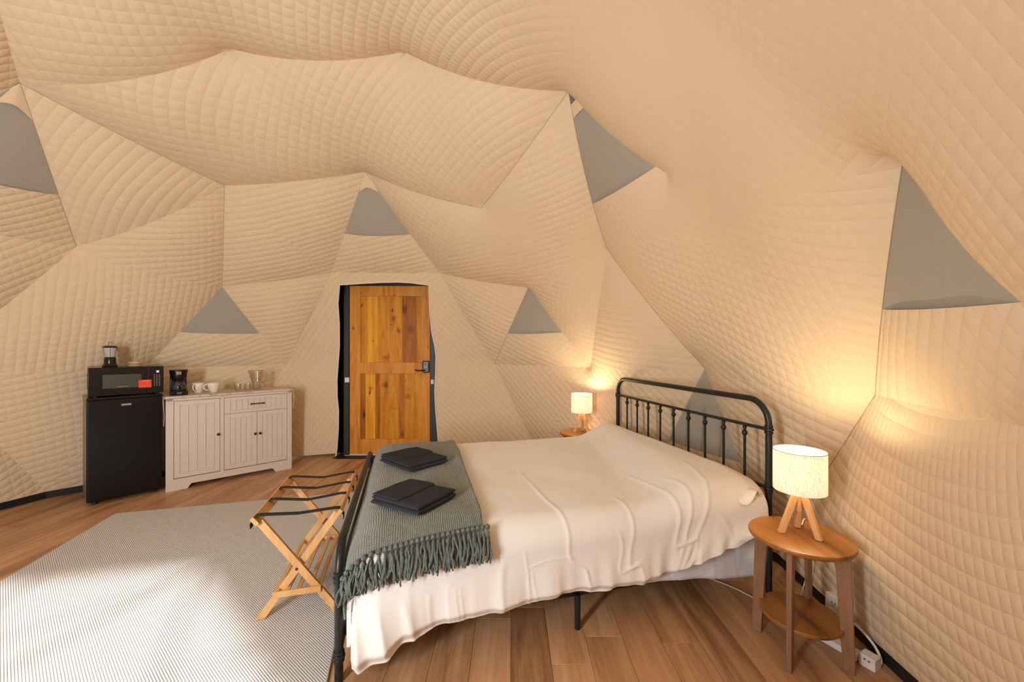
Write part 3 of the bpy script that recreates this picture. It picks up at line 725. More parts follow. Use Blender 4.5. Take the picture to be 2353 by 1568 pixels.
# --- duvet surface S(a, t): t>0 across the top from the near edge, t<0 hanging down the near side
HEM_A = [0, .055, .137, .243, .35, .466, .64, .862, 1.016, 1.275, 1.367, 1.605, 1.807, 1.94, 2.05]
HEM_Z = [.065, .072, .10, .162, .172, .188, .198, .214, .219, .212, .215, .235, .262, .298, .33]
def sm(x, a, b): x = max(0, min(1, (x-a)/(b-a))); return x*x*(3-2*x)
def to_ab(px, py, z=.575):
    s = (py-795)/(1.32-z); X = (px-1176.5)/s; Y = 930/s
    return ((X+.681)*.967+(Y-1.592)*.255, -(X+.681)*.255+(Y-1.592)*.967)
def side_at(px, py):          # near side plane b=-.05
    r = (px-1176.5)/930; ox, oy = -.681+.0128, 1.592-.048
    a = (r*oy-ox)/(.967-r*.255); s = 930/(oy+.255*a); z = 1.32-(py-795)/s
    return (a, -(.575-z))
CREASE = [  # (points, width, height)
 ([to_ab(1182,1060), to_ab(1240,1122), to_ab(1290,1163), to_ab(1320,1192), side_at(1345,1260), side_at(1358,1345)], .013, .013),
 ([to_ab(1412,1160), to_ab(1440,1175), to_ab(1461,1198), side_at(1468,1250), side_at(1473,1330)], .011, .011),
 ([to_ab(1395,1120), to_ab(1440,1150), to_ab(1477,1190), side_at(1478,1235)], .014, .012),
 ([to_ab(1415,1072), to_ab(1490,1112), to_ab(1545,1140), to_ab(1575,1168), side_at(1568,1225), side_at(1540,1290)], .016, .015),
 ([to_ab(1500,1100), to_ab(1560,1125), to_ab(1598,1165), side_at(1600,1215), side_at(1578,1270), side_at(1530,1325)], .016, .016),
 ([to_ab(1550,1078), to_ab(1592,1110), to_ab(1622,1150), to_ab(1628,1190), side_at(1622,1230)], .018, .014),
 ([to_ab(1640,1140), side_at(1680,1215), side_at(1660,1260), side_at(1590,1305)], .02, .012),
 ([side_at(1205,1210), side_at(1213,1260), side_at(1216,1330), side_at(1232,1380)], .008, .010),
 ([side_at(1222,1255), side_at(1230,1310), side_at(1240,1345)], .006, .008),
 ([side_at(1215,1252), side_at(1265,1235), side_at(1330,1230)], .008, .005),
 ([side_at(1045,1290), side_at(1052,1350), side_at(1060,1395)], .006, .008),
 ([side_at(1056,1290), side_at(1063,1350), side_at(1068,1420)], .006, .008),
 ([side_at(1027,1290), side_at(1030,1345), side_at(1033,1400)], .006, .007),
 ([side_at(865,1320), side_at(880,1370), side_at(893,1420), side_at(905,1460)], .014, .014),
 ([side_at(925,1310), side_at(940,1360), side_at(955,1410), side_at(975,1440)], .02, .014),
 ([side_at(985,1300), side_at(990,1370), side_at(1000,1430)], .015, .010),
 ([side_at(1160,1230), side_at(1150,1300), side_at(1155,1390)], .02, .010),
 ([side_at(1345,1250), side_at(1352,1290), side_at(1372,1345)], .007, .008),
 ([side_at(1030,1404), side_at(1000,1415), side_at(985,1420)], .006, .004),
]
CR = []
for pts, w, h in CREASE:
    P = np.array(pts); Q = [P[0]]
    for i in range(len(P)-1):   # catmull-rom
        p0, p1, p2, p3 = P[max(i-1, 0)], P[i], P[i+1], P[min(i+2, len(P)-1)]
        for f in np.linspace(0, 1, 9)[1:]: Q.append(.5*((2*p1)+(-p0+p2)*f+(2*p0-5*p1+4*p2-p3)*f*f+(-p0+3*p1-3*p2+p3)*f**3))
    CR.append((np.array(Q), w, h))
def crease_h(A, T):
    H = np.zeros_like(A)
    for Q, w, h in CR:
        d2 = np.full(A.shape, 9.0); al = np.zeros_like(A); n = len(Q)
        for i in range(n-1):
            p, q = Q[i], Q[i+1]; v = q-p; L2 = v @ v+1e-9
            f = np.clip(((A-p[0])*v[0]+(T-p[1])*v[1])/L2, 0, 1)
            d = (A-p[0]-f*v[0])**2+(T-p[1]-f*v[1])**2
            m = d < d2; d2 = np.where(m, d, d2); al = np.where(m, (i+f)/(n-1), al)
        d = np.sqrt(d2); env = np.clip(np.minimum(al, 1-al)*6, 0, 1)
        w2 = w*.72; H += h*env*(np.exp(-(d/w2)**2))
    return H
RB, RZ = .13, .13
def S(a, t, off=0.0, extra=0.0):
    """point and outward direction on the duvet; a may be < 0.1 to roll over the foot end"""
    aa = max(0, a)
    tt_ = max(0, min(1, t/1.4)); bump_p = .100*sm(a, 1.32+.36*tt_, 1.74+.22*tt_)*(1-.30*sm(a, 1.97, 2.08))
    cross = 1-.30*(1-sm(t, -.05, .35))
    top = .548+bump_p*cross+.012*noise.noise(Vector((a*2.2, t*2.2, 7)))+.004*noise.noise(Vector((a*6, t*5, 2)))
    Wd = BW+.03
    hem = np.interp(a, HEM_A, HEM_Z)
    def prof(t):  # near edge: quarter ellipse then down ; returns b, z, n_b, n_z
        L = PI/2*RB
        if t >= RB: return t-.045, top, 0, 1
        s = RB-t
        if s <= L: q = s/RB; return RB-RB*math.sin(q)-.045, top-RZ*(1-math.cos(q)), -math.sin(q), math.cos(q)
        return -.045, top-RZ-(s-L), -1, 0
    if t <= Wd/2: b, z, nb, nz = prof(t)
    else:
        b, z, nb, nz = prof(Wd+.05-t); b = BW-b; nb = -nb
    hang = max(0, (top-.12)-z)
    if hang > 0 and nb < 0:
        k = sm(hang, 0, .3)
        foot = 1-sm(a, 0, .55)
        head = sm(a, 1.1, 1.9)
        sl = a+.35*hang*head*1.2-.22*hang*foot
        n1 = noise.noise(Vector((sl*6.5, hang*1.2, 1.3))); n2 = noise.noise(Vector((sl*15, hang*2.0, 4.1)))
        rid = (1-abs(noise.noise(Vector((sl*8.0, hang*.9, 9.3)))*2))
        bul = .030*k+.045*foot*k
        n3 = noise.noise(Vector((sl*26, hang*1.4, 6.6))); out = bul+k*(.034*n1+.014*n2*(.7+head)+.005*n3+.024*rid*(.5+.9*head+.8*foot))
        # lower hem tucks back under
        under = sm(hang, (top-.12-hem)*.82, (top-.12-hem)*1.0); out -= .030*under
        b -= out
    # foot end
    if a < .16:
        r = .11; s = .16-a; L = PI/2*r
        if s < L: q = s/r; ax = .16-r*math.sin(q); dz = -r*(1-math.cos(q)); na = -math.sin(q); nn = math.cos(q)
        else: ax = .05; dz = -r-(s-L); na = -1; nn = 0
        k = 1-sm(hang, 0, .12)
        z2 = z+dz*k; b2 = b+(-dz)*(1-k)*.6*(1 if nb < 0 else -1)
        P = Vector((ax+(.0)*(1-k), b2, z2)); nv = Vector((na, nb*nn, nz*nn if abs(nz) > 0 else 0)); 
        if nv.length < .1: nv = Vector((na, nb, 0))
        nv.normalize()
    else: P = Vector((a, b, z)); nv = Vector((0, nb, nz)).normalized()
    return P+nv*(off+extra), nv
def t_of_hem(a, zh):
    return -( .548-RZ-zh)-(PI/2-1)*RB
NA, NT = 330, 300
As = np.concatenate([np.linspace(-.17, .16, 26)[:-1], np.linspace(.16, 2.05, NA)])
def t_list(a, n1=120, n2=110, n3=44):
    hz = float(np.interp(a, HEM_A, HEM_Z))+.006*noise.noise(Vector((a*14, 0, 0)))+.010*noise.noise(Vector((a*5, 3, 0)))
    if a < 0: hz = .065+(-a)*.9
    t0 = t_of_hem(a, hz); Wd = BW+.03
    return np.concatenate([np.linspace(t0, .02, n1)[:-1], np.linspace(.02, Wd-.05, n2)[:-1], np.linspace(Wd-.05, Wd+.05-t_of_hem(a, .30), n3)])
TT = np.array([t_list(a) for a in As]); AA = np.repeat(As[:, None], TT.shape[1], 1)
# crease coordinates use t' where t'<0 is depth below the top (arc ~ straight)
CH = crease_h(AA, np.where(TT < .13, TT+.02, TT))
rows = []
for i, a in enumerate(As):
    row = []
    for j in range(TT.shape[1]):
        p, nv = S(a, TT[i, j]); row.append(tuple(p+nv*float(CH[i, j])*.36))
    rows.append(row)
dv = MB().grid(rows).build('duvet', M['duvet'], None, smooth='all', fixn=False); dv.location = BO; dv.rotation_euler = (0, 0, BA)
sol = dv.modifiers.new('s', 'SOLIDIFY'); sol.thickness = .016; sol.offset = -1 if False else 1
me = dv.data
tag(dv, 'white rumpled duvet spread over the bed and hanging down its side', 'duvet')
# pillow corner peeking past the headboard side
pw = cloth('pillow cotton', (.84, .81, .77), wb=.02, wr=.3)
for k, (b0, b1, lab) in enumerate(((.05, .72, 'white pillow under the duvet by the near bedside table, its corner sticking out'), (.82, 1.48, 'white pillow under the duvet at the far side of the headboard'))):
    rows = []
    for i in range(25):
        row = []; u = -1+2*i/24
        for j in range(25):
            v = -1+2*j/24; th = .062*(max(0, 1-abs(u)**2.6)**.5)*(max(0, 1-abs(v)**2.6)**.5)
            row.append((u, v, th))
        rows.append(row)
    P = []; n = 25
    def mp(u, v, s, th): return (1.885+.145*u+(.012 if k == 0 and v < 0 and u > .5 else 0), (b0+b1)/2+(b1-b0)/2*v*.94*(1+.04*abs(u)**3), .548+s*th*.8+.006*(abs(u*v)**4))
    top = [[mp(u, v, 1, th) for u, v, th in r] for r in rows]; bot = [[mp(u, v, -.8, th) for u, v, th in r] for r in rows]
    m = MB().grid(top); m.grid(bot); o = m.build('pillow', pw, None, smooth='all'); o.location = BO; o.rotation_euler = (0, 0, BA)
    tag(o, lab, 'pillow')
# pillowcase flap at the near head corner
rows = []
for i in range(14):
    f = i/13; row = []
    for j in range(14):
        g = j/13; a = 1.88+.17*f; b = -.045+.16*g
        z = .575+.030*math.sin(f*2.2)+.012*math.sin(g*7+f*4)-.05*(1-g)**2-.02*math.sin(f*9)*(1-g); row.append((a, b-.02*math.sin(f*5), z))
    rows.append(row)
pc = MB().grid(rows).build('pillowcase_edge', pw, bpy.data.objects['pillow'], smooth='all', fixn=False)
pc.modifiers.new('s', 'SOLIDIFY').thickness = .004
# --- throw blanket over the foot end
def knit():
    m, nt, b = nodes('sage green knit'); uv = N(nt, 'ShaderNodeUVMap', uv_map='knit'); se = N(nt, 'ShaderNodeSeparateXYZ'); nt.links.new(uv.outputs[0], se.inputs[0])
    tc = N(nt, 'ShaderNodeTexCoord'); no = N(nt, 'ShaderNodeTexNoise', inp={'Scale': 60, 'Detail': 3}); nt.links.new(tc.outputs['Object'], no.inputs['Vector'])
    n3 = N(nt, 'ShaderNodeTexNoise', inp={'Scale': 7, 'Detail': 3}); nt.links.new(tc.outputs['Object'], n3.inputs['Vector'])
    u = math_n(nt, 'ADD', se.outputs[0], math_n(nt, 'MULTIPLY', n3.outputs['Fac'], .03)); v = se.outputs[1]
    su = math_n(nt, 'ABSOLUTE', math_n(nt, 'SINE', math_n(nt, 'MULTIPLY', u, PI/.0085)))
    ck = math_n(nt, 'MULTIPLY', math_n(nt, 'FLOOR', math_n(nt, 'DIVIDE', u, .0085)), PI/2)
    sv = math_n(nt, 'ABSOLUTE', math_n(nt, 'SINE', math_n(nt, 'ADD', math_n(nt, 'MULTIPLY', v, PI/.0085), ck)))
    h = math_n(nt, 'MULTIPLY', su, math_n(nt, 'MULTIPLY_ADD', sv, .65, .35))
    f = math_n(nt, 'ADD', math_n(nt, 'MULTIPLY', h, .55), math_n(nt, 'MULTIPLY', no.outputs['Fac'], .45))
    nt.links.new(ramp(nt, f, [(.15, (.075, .085, .072)), (.5, (.155, .172, .148)), (.8, (.24, .26, .225))]), b.inputs['Base Color'])
    b.inputs['Roughness'].default_value = .95; b.inputs['Sheen Weight'].default_value = .3; bump(nt, b, h, .7, .005); return m
M['knit'] = knit(); M['yarn'] = plain('sage green yarn', (.125, .15, .14), .95, nscale=90, nvar=.3, nb=.4, spec=.1)
throw = thing('throw_blanket', 'sage green knitted throw with a fringe across the foot of the bed', 'blanket', BO, BA)
def hem_throw(a):  # height of the woven edge on the near side
    return .490+.055*sm(a, .05, .55)+.010*math.sin(a*9)
def throw_edge(t):  # outer (head side) edge, slightly oblique, along t
    return .585+.035*sm(t, .1, 1.5)-.03*sm(-t, -.2, .1)
def tx(a, t):
    k = .004*noise.noise(Vector((a*9, t*3, 5)))+.009*max(0, noise.noise(Vector((a*6, t*1.2, 8))))
    return .0285+k+.008*(math.exp(-((a-.60)/.03)**2))
rows = []; uvs = []
nA, nT = 80, 200
for i in range(nA+1):
    row = []
    for j in range(nT+1):
        f = j/nT; g = i/nA
        a_est = -.14+(throw_edge(0)+.14)*g
        th = t_of_hem(a_est, hem_throw(max(0, a_est)))
        t = th+(BW+.15-th)*f
        a = -.14+(throw_edge(t)+.14)*g
        p, nv = S(a, t); p = p+nv*tx(a, t); row.append(tuple(p)); uvs.append((a, t))
    rows.append(row)
mbt = MB().grid(rows); ob = mbt.build('woven_cloth', M['knit'], throw, smooth='all', fixn=False)
uvl = ob.data.uv_layers.new(name='knit')
for l in ob.data.loops: uvl.data[l.index].uv = uvs[l.vertex_index]
sl_ = ob.modifiers.new('s', 'SOLIDIFY'); sl_.thickness = .007; sl_.offset = 1
ntas = 28; rr = random.Random(3)
for k in range(ntas):
    a0 = .03+.56*k/(ntas-1); zh = hem_throw(max(0, a0)); t0 = t_of_hem(a0, zh)
    m = MB()
    def onS(a, t, off): p, nv = S(a, t); return p+nv*off
    base = onS(a0, t0+.004, .040); kp = onS(a0, t0-.012, .044)
    m.tube([base, (base+kp)/2, kp], [.006, .0115, .008], 7)
    for q in range(7):
        L = rr.uniform(.070, .100); ph = rr.uniform(0, 6.3); fa = rr.uniform(-.022, .022); path = []
        for s in range(9):
            f = s/8; aa = a0+fa*f*1.3+.0055*math.sin(ph+f*7)*f; tt = t0-.014-L*f
            path.append(onS(aa, tt, .040+.006*math.sin(ph*2+f*6)+(.010*(q % 3)-.008)*min(1, f*3)))
        m.tube(path, [.0036+.0012*(1-abs(2*s/8-1)) for s in range(9)], 5)
    m.build('tassel', M['yarn'], throw, smooth=True)
# --- folded towels
M['towel'] = plain('charcoal towel', (.036, .039, .047), .95, nscale=500, nb=.3, nvar=.25, spec=.08)
def towel(cx, cy, z, ang, L, Wt, lab, tilt=0):
    o = thing('folded_towel', lab, 'towel', (cx, cy, z), ang, 'folded towels on the throw'); o.rotation_euler = (tilt, tilt*.6, ang)
    def slab(nm, x0, x1, y0, y1, z0, z1, fold_x):
        n = 18; mm = 22; rows = []
        m = MB(); th = (z1-z0)/2; zc = (z0+z1)/2
        prof = []
        for k in range(9): q = -PI/2+PI*k/8; prof.append((x1-th+th*math.cos(q), zc+th*math.sin(q)))
        for k in range(9): q = PI/2+PI*k/8; prof.append((x0+th+th*math.cos(q), zc+th*math.sin(q)))
        # add points along the top and bottom
        full = []
        for i, p in enumerate(prof):
            full.append(p)
            if i == 8 or i == 17:
                nx = prof[(i+1) % 18]
                for f in np.linspace(0, 1, 12)[1:-1]: full.append((p[0]+(nx[0]-p[0])*f, p[1]))
        rows = []
        for j in range(mm+1):
            y = y0+(y1-y0)*j/mm; e = min(j, mm-j)/mm; rd = .5+.5*min(1, e*16); rows.append([(x+.003*noise.noise(Vector((y*9, zz*50, 3))), y, zc+(zz-zc)*rd+.004*noise.noise(Vector((x*8+cx, y*8, zz*4)))) for x, zz in full])
        nn = len(full); vs = [p for r in rows for p in r]; fs = [(i*nn+k, i*nn+(k+1) % nn, (i+1)*nn+(k+1) % nn, (i+1)*nn+k) for i in range(mm) for k in range(nn)]
        fs += [tuple(range(nn))[::-1], tuple(mm*nn+k for k in range(nn))]
        m.add(vs, fs); return m.build(nm, M['towel'], o, smooth=True, angle=60)
    slab('lower_fold', -L/2, L/2, -Wt/2, Wt/2, 0, .024, 0)
    slab('upper_fold', -L/2+.004, L/2-.003, -Wt/2+.004, Wt/2-.003, .022, .043, 0)
    slab('top_layer', -L/2+.003, L*.06, -Wt/2+.006, Wt/2-.008, .0415, .050, 0)
    return o
towel(-.464, 1.925, .583, math.atan2(-.150, .264), .295, .265, 'dark charcoal folded towel on the throw, nearest to the fringe')
towel(-.622, 2.560, .583, math.atan2(-.235, .255), .335, .28, 'dark charcoal folded towel on the throw, nearest to the door')
# ------------------------------------------------------------------ bedside tables and lamps
M['walnut'] = wood('warm brown wood veneer', [(.10, .036, .006), (.22, .085, .014), (.31, .128, .024), (.38, .165, .036)], 'Y', 9, 8, .38)
M['walnut_leg'] = wood('brown wood leg', [(.17, .085, .045), (.25, .13, .07), (.32, .175, .10)], 'Z', 10, 8, .45)
M['ash'] = wood('pale ash wood', [(.55, .29, .10), (.68, .39, .16), (.76, .47, .22)], 'Z', 14, 7, .5)
def side_table(x, y, rz, lab):
    o = thing('bedside_table', lab, 'table', (x, y, 0), rz, 'round bedside tables')
    m = MB(); m.lathe([(.0, .478), (.184, .478), (.191, .482), (.194, .488), (.194, .496), (.192, .4995), (.188, .501), (0, .501)], n=72); m.build('table_top', M['walnut'], o, smooth=True, angle=30)
    MB().lathe([(0, .148), (.150, .148), (.152, .151), (.152, .160), (.150, .163), (0, .163)], n=56).build('shelf', M['walnut'], o, smooth=True, angle=30)
    for sx, sy in ((-1, -1), (1, -1), (1, 1), (-1, 1)):
        q = math.atan2(sy, sx); d = Vector((math.cos(q), math.sin(q), 0)); t = Vector((-d.y, d.x, 0))
        # flat board leg: wide at the top, tapering to the foot, splayed outward
        prof = [(.048, .478), (.172, .478), (.186, .0), (.147, .0), (.124, .40), (.117, .435), (.104, .455), (.05, .462)]
        vs = []
        for s in (-.0105, .0105):
            for r, z in prof: vs.append(d*r+t*s+Vector((0, 0, z)))
        n = len(prof); m = MB().add(vs, [tuple(range(n)), tuple(range(n, 2*n))[::-1]]+[(i, (i+1) % n, n+(i+1) % n, n+i) for i in range(n)])
        m.build('leg', M['walnut_leg'], o, bevel=.003)
    return o
def linen():
    m, nt, b = nodes('linen lampshade'); tc = N(nt, 'ShaderNodeTexCoord')
    def fibre(scv):
        mp = N(nt, 'ShaderNodeMapping'); mp.inputs['Scale'].default_value = scv; nt.links.new(tc.outputs['Object'], mp.inputs['Vector'])
        n = N(nt, 'ShaderNodeTexNoise', inp={'Scale': 60, 'Detail': 3, 'Roughness': .7}); nt.links.new(mp.outputs[0], n.inputs['Vector']); return n.outputs['Fac']
    f = math_n(nt, 'ADD', math_n(nt, 'MULTIPLY', fibre((1, 1, 14)), .5), math_n(nt, 'MULTIPLY', fibre((10, 10, .6)), .5))
    col = ramp(nt, f, [(.40, (.66, .44, .28)), (.50, (.86, .74, .62)), (.60, (.93, .88, .82))])
    b.inputs['Roughness'].default_value = .9; nt.links.new(col, b.inputs['Base Color'])
    tr = N(nt, 'ShaderNodeBsdfTranslucent'); nt.links.new(col, tr.inputs['Color'])
    em = N(nt, 'ShaderNodeEmission'); nt.links.new(col, em.inputs['Color']); em.inputs['Strength'].default_value = .28
    mx = N(nt, 'ShaderNodeMixShader', inp={0: .34}); nt.links.new(b.outputs[0], mx.inputs[1]); nt.links.new(tr.outputs[0], mx.inputs[2])
    ad = N(nt, 'ShaderNodeAddShader'); nt.links.new(mx.outputs[0], ad.inputs[0]); nt.links.new(em.outputs[0], ad.inputs[1])
    nt.links.new(ad.outputs[0], nt.nodes['Material Output'].inputs['Surface']); return m
M['linen'] = linen()
mb_, nt_, b_ = nodes('lit bulb'); b_.inputs['Emission Color'].default_value = (1, .78, .48, 1); b_.inputs['Emission Strength'].default_value = 14; M['bulb'] = mb_
M['cord'] = plain('white cord', (.70, .68, .65), .5)
def lamp(x, y, z, rz, lab):
    o = thing('table_lamp', lab, 'lamp', (x, y, z), rz, 'tripod lamps on the bedside tables')
    r = .0985; z0, z1 = .190, .363
    MB().lathe([(r-.0022, z0), (r, z0), (r, z1), (r-.0022, z1)], n=64, closed=True).build('lamp_shade', M['linen'], o, smooth=True, angle=50)
    MB().lathe([(r-.001, z1-.002), (r+.0012, z1-.002), (r+.0012, z1+.001), (r-.001, z1+.001)], n=64, closed=True).build('shade_rim', plain('rim tape', (.45, .40, .33), .8), o, smooth=True)
    sp = MB()
    for k in range(3): q = 2*PI*k/3; sp.tube([(0, 0, z0+.02), (math.cos(q)*(r-.002), math.sin(q)*(r-.002), z0+.01)], .0015, 5)
    sp.build('shade_spider', M['black_metal'], o)
    for q in (169, -56, 61):
        q = math.radians(q); d = Vector((math.cos(q), math.sin(q), 0))
        p1 = d*.012+Vector((0, 0, .183)); p0 = d*.073; 
        t = Vector((-d.y, d.x, 0)); w = .0115; th = .011
        dirv = (p1-p0).normalized(); nn = t.cross(dirv)
        vs = []
        for P, dz in ((p0, 0), (p1, 0)):
            for a, b in ((-1, -1), (1, -1), (1, 1), (-1, 1)):
                v = P+t*(w*a)+nn*(th*b)
                v = v-dirv*((v.z-P.z)/dirv.z); vs.append(v)
        MB().add(vs, [(3,2,1,0),(4,5,6,7),(0,1,5,4),(1,2,6,5),(2,3,7,6),(3,0,4,7)]).build('leg', M['ash'], o, bevel=.002)
    MB().lathe([(0, .095), (.010, .095), (.012, .10), (.012, .19), (.016, .192), (.016, .21), (0, .21)], n=20).build('stem', M['ash'], o, smooth=True)
    MB().lathe([(.0, .208), (.013, .212), (.014, .235), (.028, .262), (.030, .275), (.024, .292), (0, .30)], n=20).build('bulb', M['bulb'], o, smooth='all')
    l = light('lamp_light', 'POINT', (0, 0, .318), LAMP_W, (1, .76, .46), shadow_soft_size=.03); l.parent = o
    bpy.data.objects[[c.name for c in o.children if c.name.startswith('bulb')][0]].visible_shadow = True
    return o
side_table(1.25, 1.757, -.04, 'round brown wood bedside table at the near side of the bed'); lamp(1.252, 1.762, .502, 0, 'lit tripod lamp with linen drum shade on the near bedside table')
side_table(.65, 3.84, .3, 'round brown wood bedside table at the far side of the bed'); lamp(.66, 3.83, .502, .25, 'lit tripod lamp with linen drum shade on the far bedside table')
# cords, outlet and power strip by the near table
def cord(name, pts, r, lab, cat='cord', mat=None):
    P = [np.array(p, float) for p in pts]; Q = [P[0]]
    for i in range(len(P)-1):
        p0, p1, p2, p3 = P[max(i-1, 0)], P[i], P[i+1], P[min(i+2, len(P)-1)]
        for f in np.linspace(0, 1, 8)[1:]: Q.append(.5*((2*p1)+(-p0+p2)*f+(2*p0-5*p1+4*p2-p3)*f*f+(-p0+3*p1-3*p2+p3)*f**3))
    return tag(MB().tube(Q, r, 8).build(name, mat or M['cord'], None, smooth='all'), lab, cat)
WHT = plain('white plastic', (.78, .77, .75), .35)
DRK = plain('dark slot', (.02, .02, .02), .6)
ot = thing('wall_outlet', 'white wall outlet low on the dome wall behind the near bedside table', 'outlet', (1.545, 1.93, .015), math.radians(-77))
MB().bb(-.042, .042, -.014, .012, 0, .112).build('cover_plate', WHT, ot, bevel=.003)
for dz in (.035, .077): 
    r_ = MB().bb(-.018, .018, -.0165, -.012, dz-.015, dz+.015).build('socket', WHT, ot, bevel=.004)
    MB().bb(-.009, -.0065, -.0172, -.016, dz-.004, dz+.007).bb(.0065, .009, -.0172, -.016, dz-.003, dz+.006).bb(-.002, .002, -.0172, -.016, dz-.012, dz-.008).build('slots', DRK, r_)
ps = thing('power_strip', 'white power strip lying on the floor behind the near bedside table leg', 'power strip', (1.43, 1.76, 0), math.radians(-64))
MB().bb(-.10, .07, -.027, .027, .0, .028).build('casing', WHT, ps, bevel=.006, seg=3)
for dx in (-.075, -.03): MB().lathe([(0, .028), (.017, .028), (.017, .0295), (.0, .0295)], (dx, 0, 0), 20).build('socket', WHT, ps)
ad = thing('plug_adapter', 'white square plug adapter with a red light at the end of the power strip', 'adapter', (1.472, 1.665, 0), math.radians(-64))
MB().bb(-.028, .028, -.026, .026, 0, .05).build('casing', WHT, ad, bevel=.004)
MB().bb(-.01, -.004, -.0268, -.0255, .032, .038).build('slots', DRK, ad); MB().bb(.004, .012, -.0268, -.0255, .03, .037).build('indicator', plain('red light', (.5, .03, .02), .4), ad)
cord('extension_cable', [(1.455, 1.73, .03), (1.47, 1.79, .10), (1.495, 1.76, .105), (1.515, 1.70, .07), (1.512, 1.66, .035), (1.502, 1.66, .012), (1.50, 1.70, .012)], .0055, 'thick white cord looping beside the power strip')
cord('lamp_cord', [(1.31, 1.83, .51), (1.40, 1.93, .49), (1.455, 1.97, .35), (1.45, 2.02, .10), (1.40, 2.03, .02), (1.30, 2.05, .008), (1.20, 2.20, .006), (1.05, 2.35, .006)], .0028, 'thin white lamp cord hanging behind the near bedside table')
cord('lamp_cord', [(.69, 3.76, .508), (.73, 3.73, .506), (.80, 3.76, .506), (.852, 3.84, .50), (.87, 3.88, .40), (.87, 3.92, .1), (.86, 3.92, .01)], .0028, 'thin white cord of the lamp on the far bedside table')
# ------------------------------------------------------------------ luggage rack
M['bamboo'] = wood('bamboo', [(.50, .25, .085), (.62, .34, .13), (.70, .42, .18)], 'Z', 12, 9, .45); M['bamboo_y'] = wood('bamboo lengthwise', [(.50, .25, .085), (.62, .34, .13), (.70, .42, .18)], 'Y', 12, 9, .45)
M['strap'] = plain('black webbing', (.012, .012, .012), .9, nscale=400, nb=.2)
lr = thing('luggage_rack', 'folding bamboo luggage rack with black straps beside the foot of the bed', 'luggage rack', (-1.022, 1.930, .012), math.atan2(.255, .967))
RH, RLn, hw = .497, .64, .182      # top height, length, half width
for end, yy in (('near', .03), ('far', RLn-.05)):
    for sgn in (1, -1):
        dy = .0 if sgn > 0 else .026
        if end == 'far': dy = -dy
        p0 = Vector((sgn*.175, yy+dy, .0)); p1 = Vector((-sgn*hw*.93, yy+dy, RH-.02))
        d = (p1-p0).normalized(); w = .017; th = .009; nx = Vector((d.z, 0, -d.x))
        vs = []
        for P in (p0, p1):
            for a, b in ((-1,-1),(1,-1),(1,1),(-1,1)):
                v = P+nx*(w*a)+Vector((0, th*b, 0)); v = v-d*((v.z-P.z)/d.z) if P is p0 else v
                vs.append(v)
        lg = MB().add(vs, [(3,2,1,0),(4,5,6,7),(0,1,5,4),(1,2,6,5),(2,3,7,6),(3,0,4,7)]).build('leg', M['bamboo'], lr, bevel=.002)
    MB().tube([(-.01, yy-.014, RH*.47), (-.01, yy+.030, RH*.47)], .006, 8).build('pivot_bolt', DRK, lr, smooth=True)
for sgn in (-1, 1):
    rot = Matrix.Rotation(sgn*.72, 3, 'Y')
    MB().box((sgn*hw, RLn/2, RH-.008), (.020, RLn+.01, .042), rot).build('top_rail', M['bamboo_y'], lr, bevel=.003)
for k, yy in enumerate((.02, .225, .405, .60)):
    w = .034; m = MB(); P = []
    cs = [(-hw-.020, RH-.042), (-hw-.022, RH-.020), (-hw-.004, RH+.014), (-hw+.02, RH+.016), (0, RH+.006), (hw-.02, RH+.016), (hw+.004, RH+.014), (hw+.022, RH-.020), (hw+.020, RH-.042)]
    if k: cs[4] = (0, RH-.004)
    rows = [[(x, yy-w/2+w*j/2, z) for x, z in cs] for j in range(3)]
    o_ = m.grid(rows).build('strap', M['strap'], lr, smooth='all', fixn=False); s_o = o_.modifiers.new('s', 'SOLIDIFY'); s_o.thickness = .0025
MB().bar((-.112, .012, .128), (.10, .012, .128), .010, .028).build('shelf_rail', M['bamboo'], lr, bevel=.002); MB().bar((-.10, RLn-.075, .128), (.10, RLn-.075, .128), .010, .028).build('shelf_rail', M['bamboo'], lr, bevel=.002)
for x in (-.098, -.050, -.002, .045, .090): MB().bb(x-.010, x+.010, .012, RLn-.075, .130, .139).build('shelf_slat', M['bamboo_y'], lr, bevel=.0015)
# ------------------------------------------------------------------ fridge, microwave
M['fridge'] = plain('black fridge enamel', (.004, .004, .0045), .30, spec=.35, nscale=500, nb=.05); M['gloss'] = plain('black gloss plastic', (.005, .005, .006), .18)
fa = math.radians(50); FW = .473
fg = thing('mini_fridge', 'black compact refrigerator standing left of the white cabinet', 'refrigerator', (-3.47, 3.30, 0), fa)
MB().bb(.004, FW-.004, 0.045, .415, .022, .865).build('body', plain('grey fridge side', (.20, .19, .18), .4), fg, bevel=.006)
MB().bb(0, FW, .0, .045, .03, .865).build('door', M['fridge'], fg, bevel=.010, seg=4)
MB().bb(-.002, FW+.002, .004, .42, .866, .888).build('top_panel', M['gloss'], fg, bevel=.006, seg=3)
bd = MB(); bd.tube([(.205, -.003, .815), (.268, -.003, .815)], .0105, 12).build('badge', plain('silver badge', (.45, .44, .42), .3, .7), fg, smooth=True)
for x in (.05, FW-.05): MB().lathe([(0, 0), (.018, 0), (.02, .022), (0, .022)], (x, .05, 0), 12).build('foot', DRK, fg); MB().lathe([(0, 0), (.018, 0), (.02, .022), (0, .022)], (x, .38, 0), 12).build('foot', DRK, fg)
mw = thing('microwave', 'black countertop microwave standing on the compact refrigerator', 'microwave', (-3.485, 3.325, .889), math.radians(47))
MWW, MWH = .475, .248
MB().bb(0, MWW, .02, .36, .008, MWH).build('body', M['gloss'], mw, bevel=.006)
MB().bb(0, .365, -.002, .02, .010, MWH).build('door', M['gloss'], mw, bevel=.004)
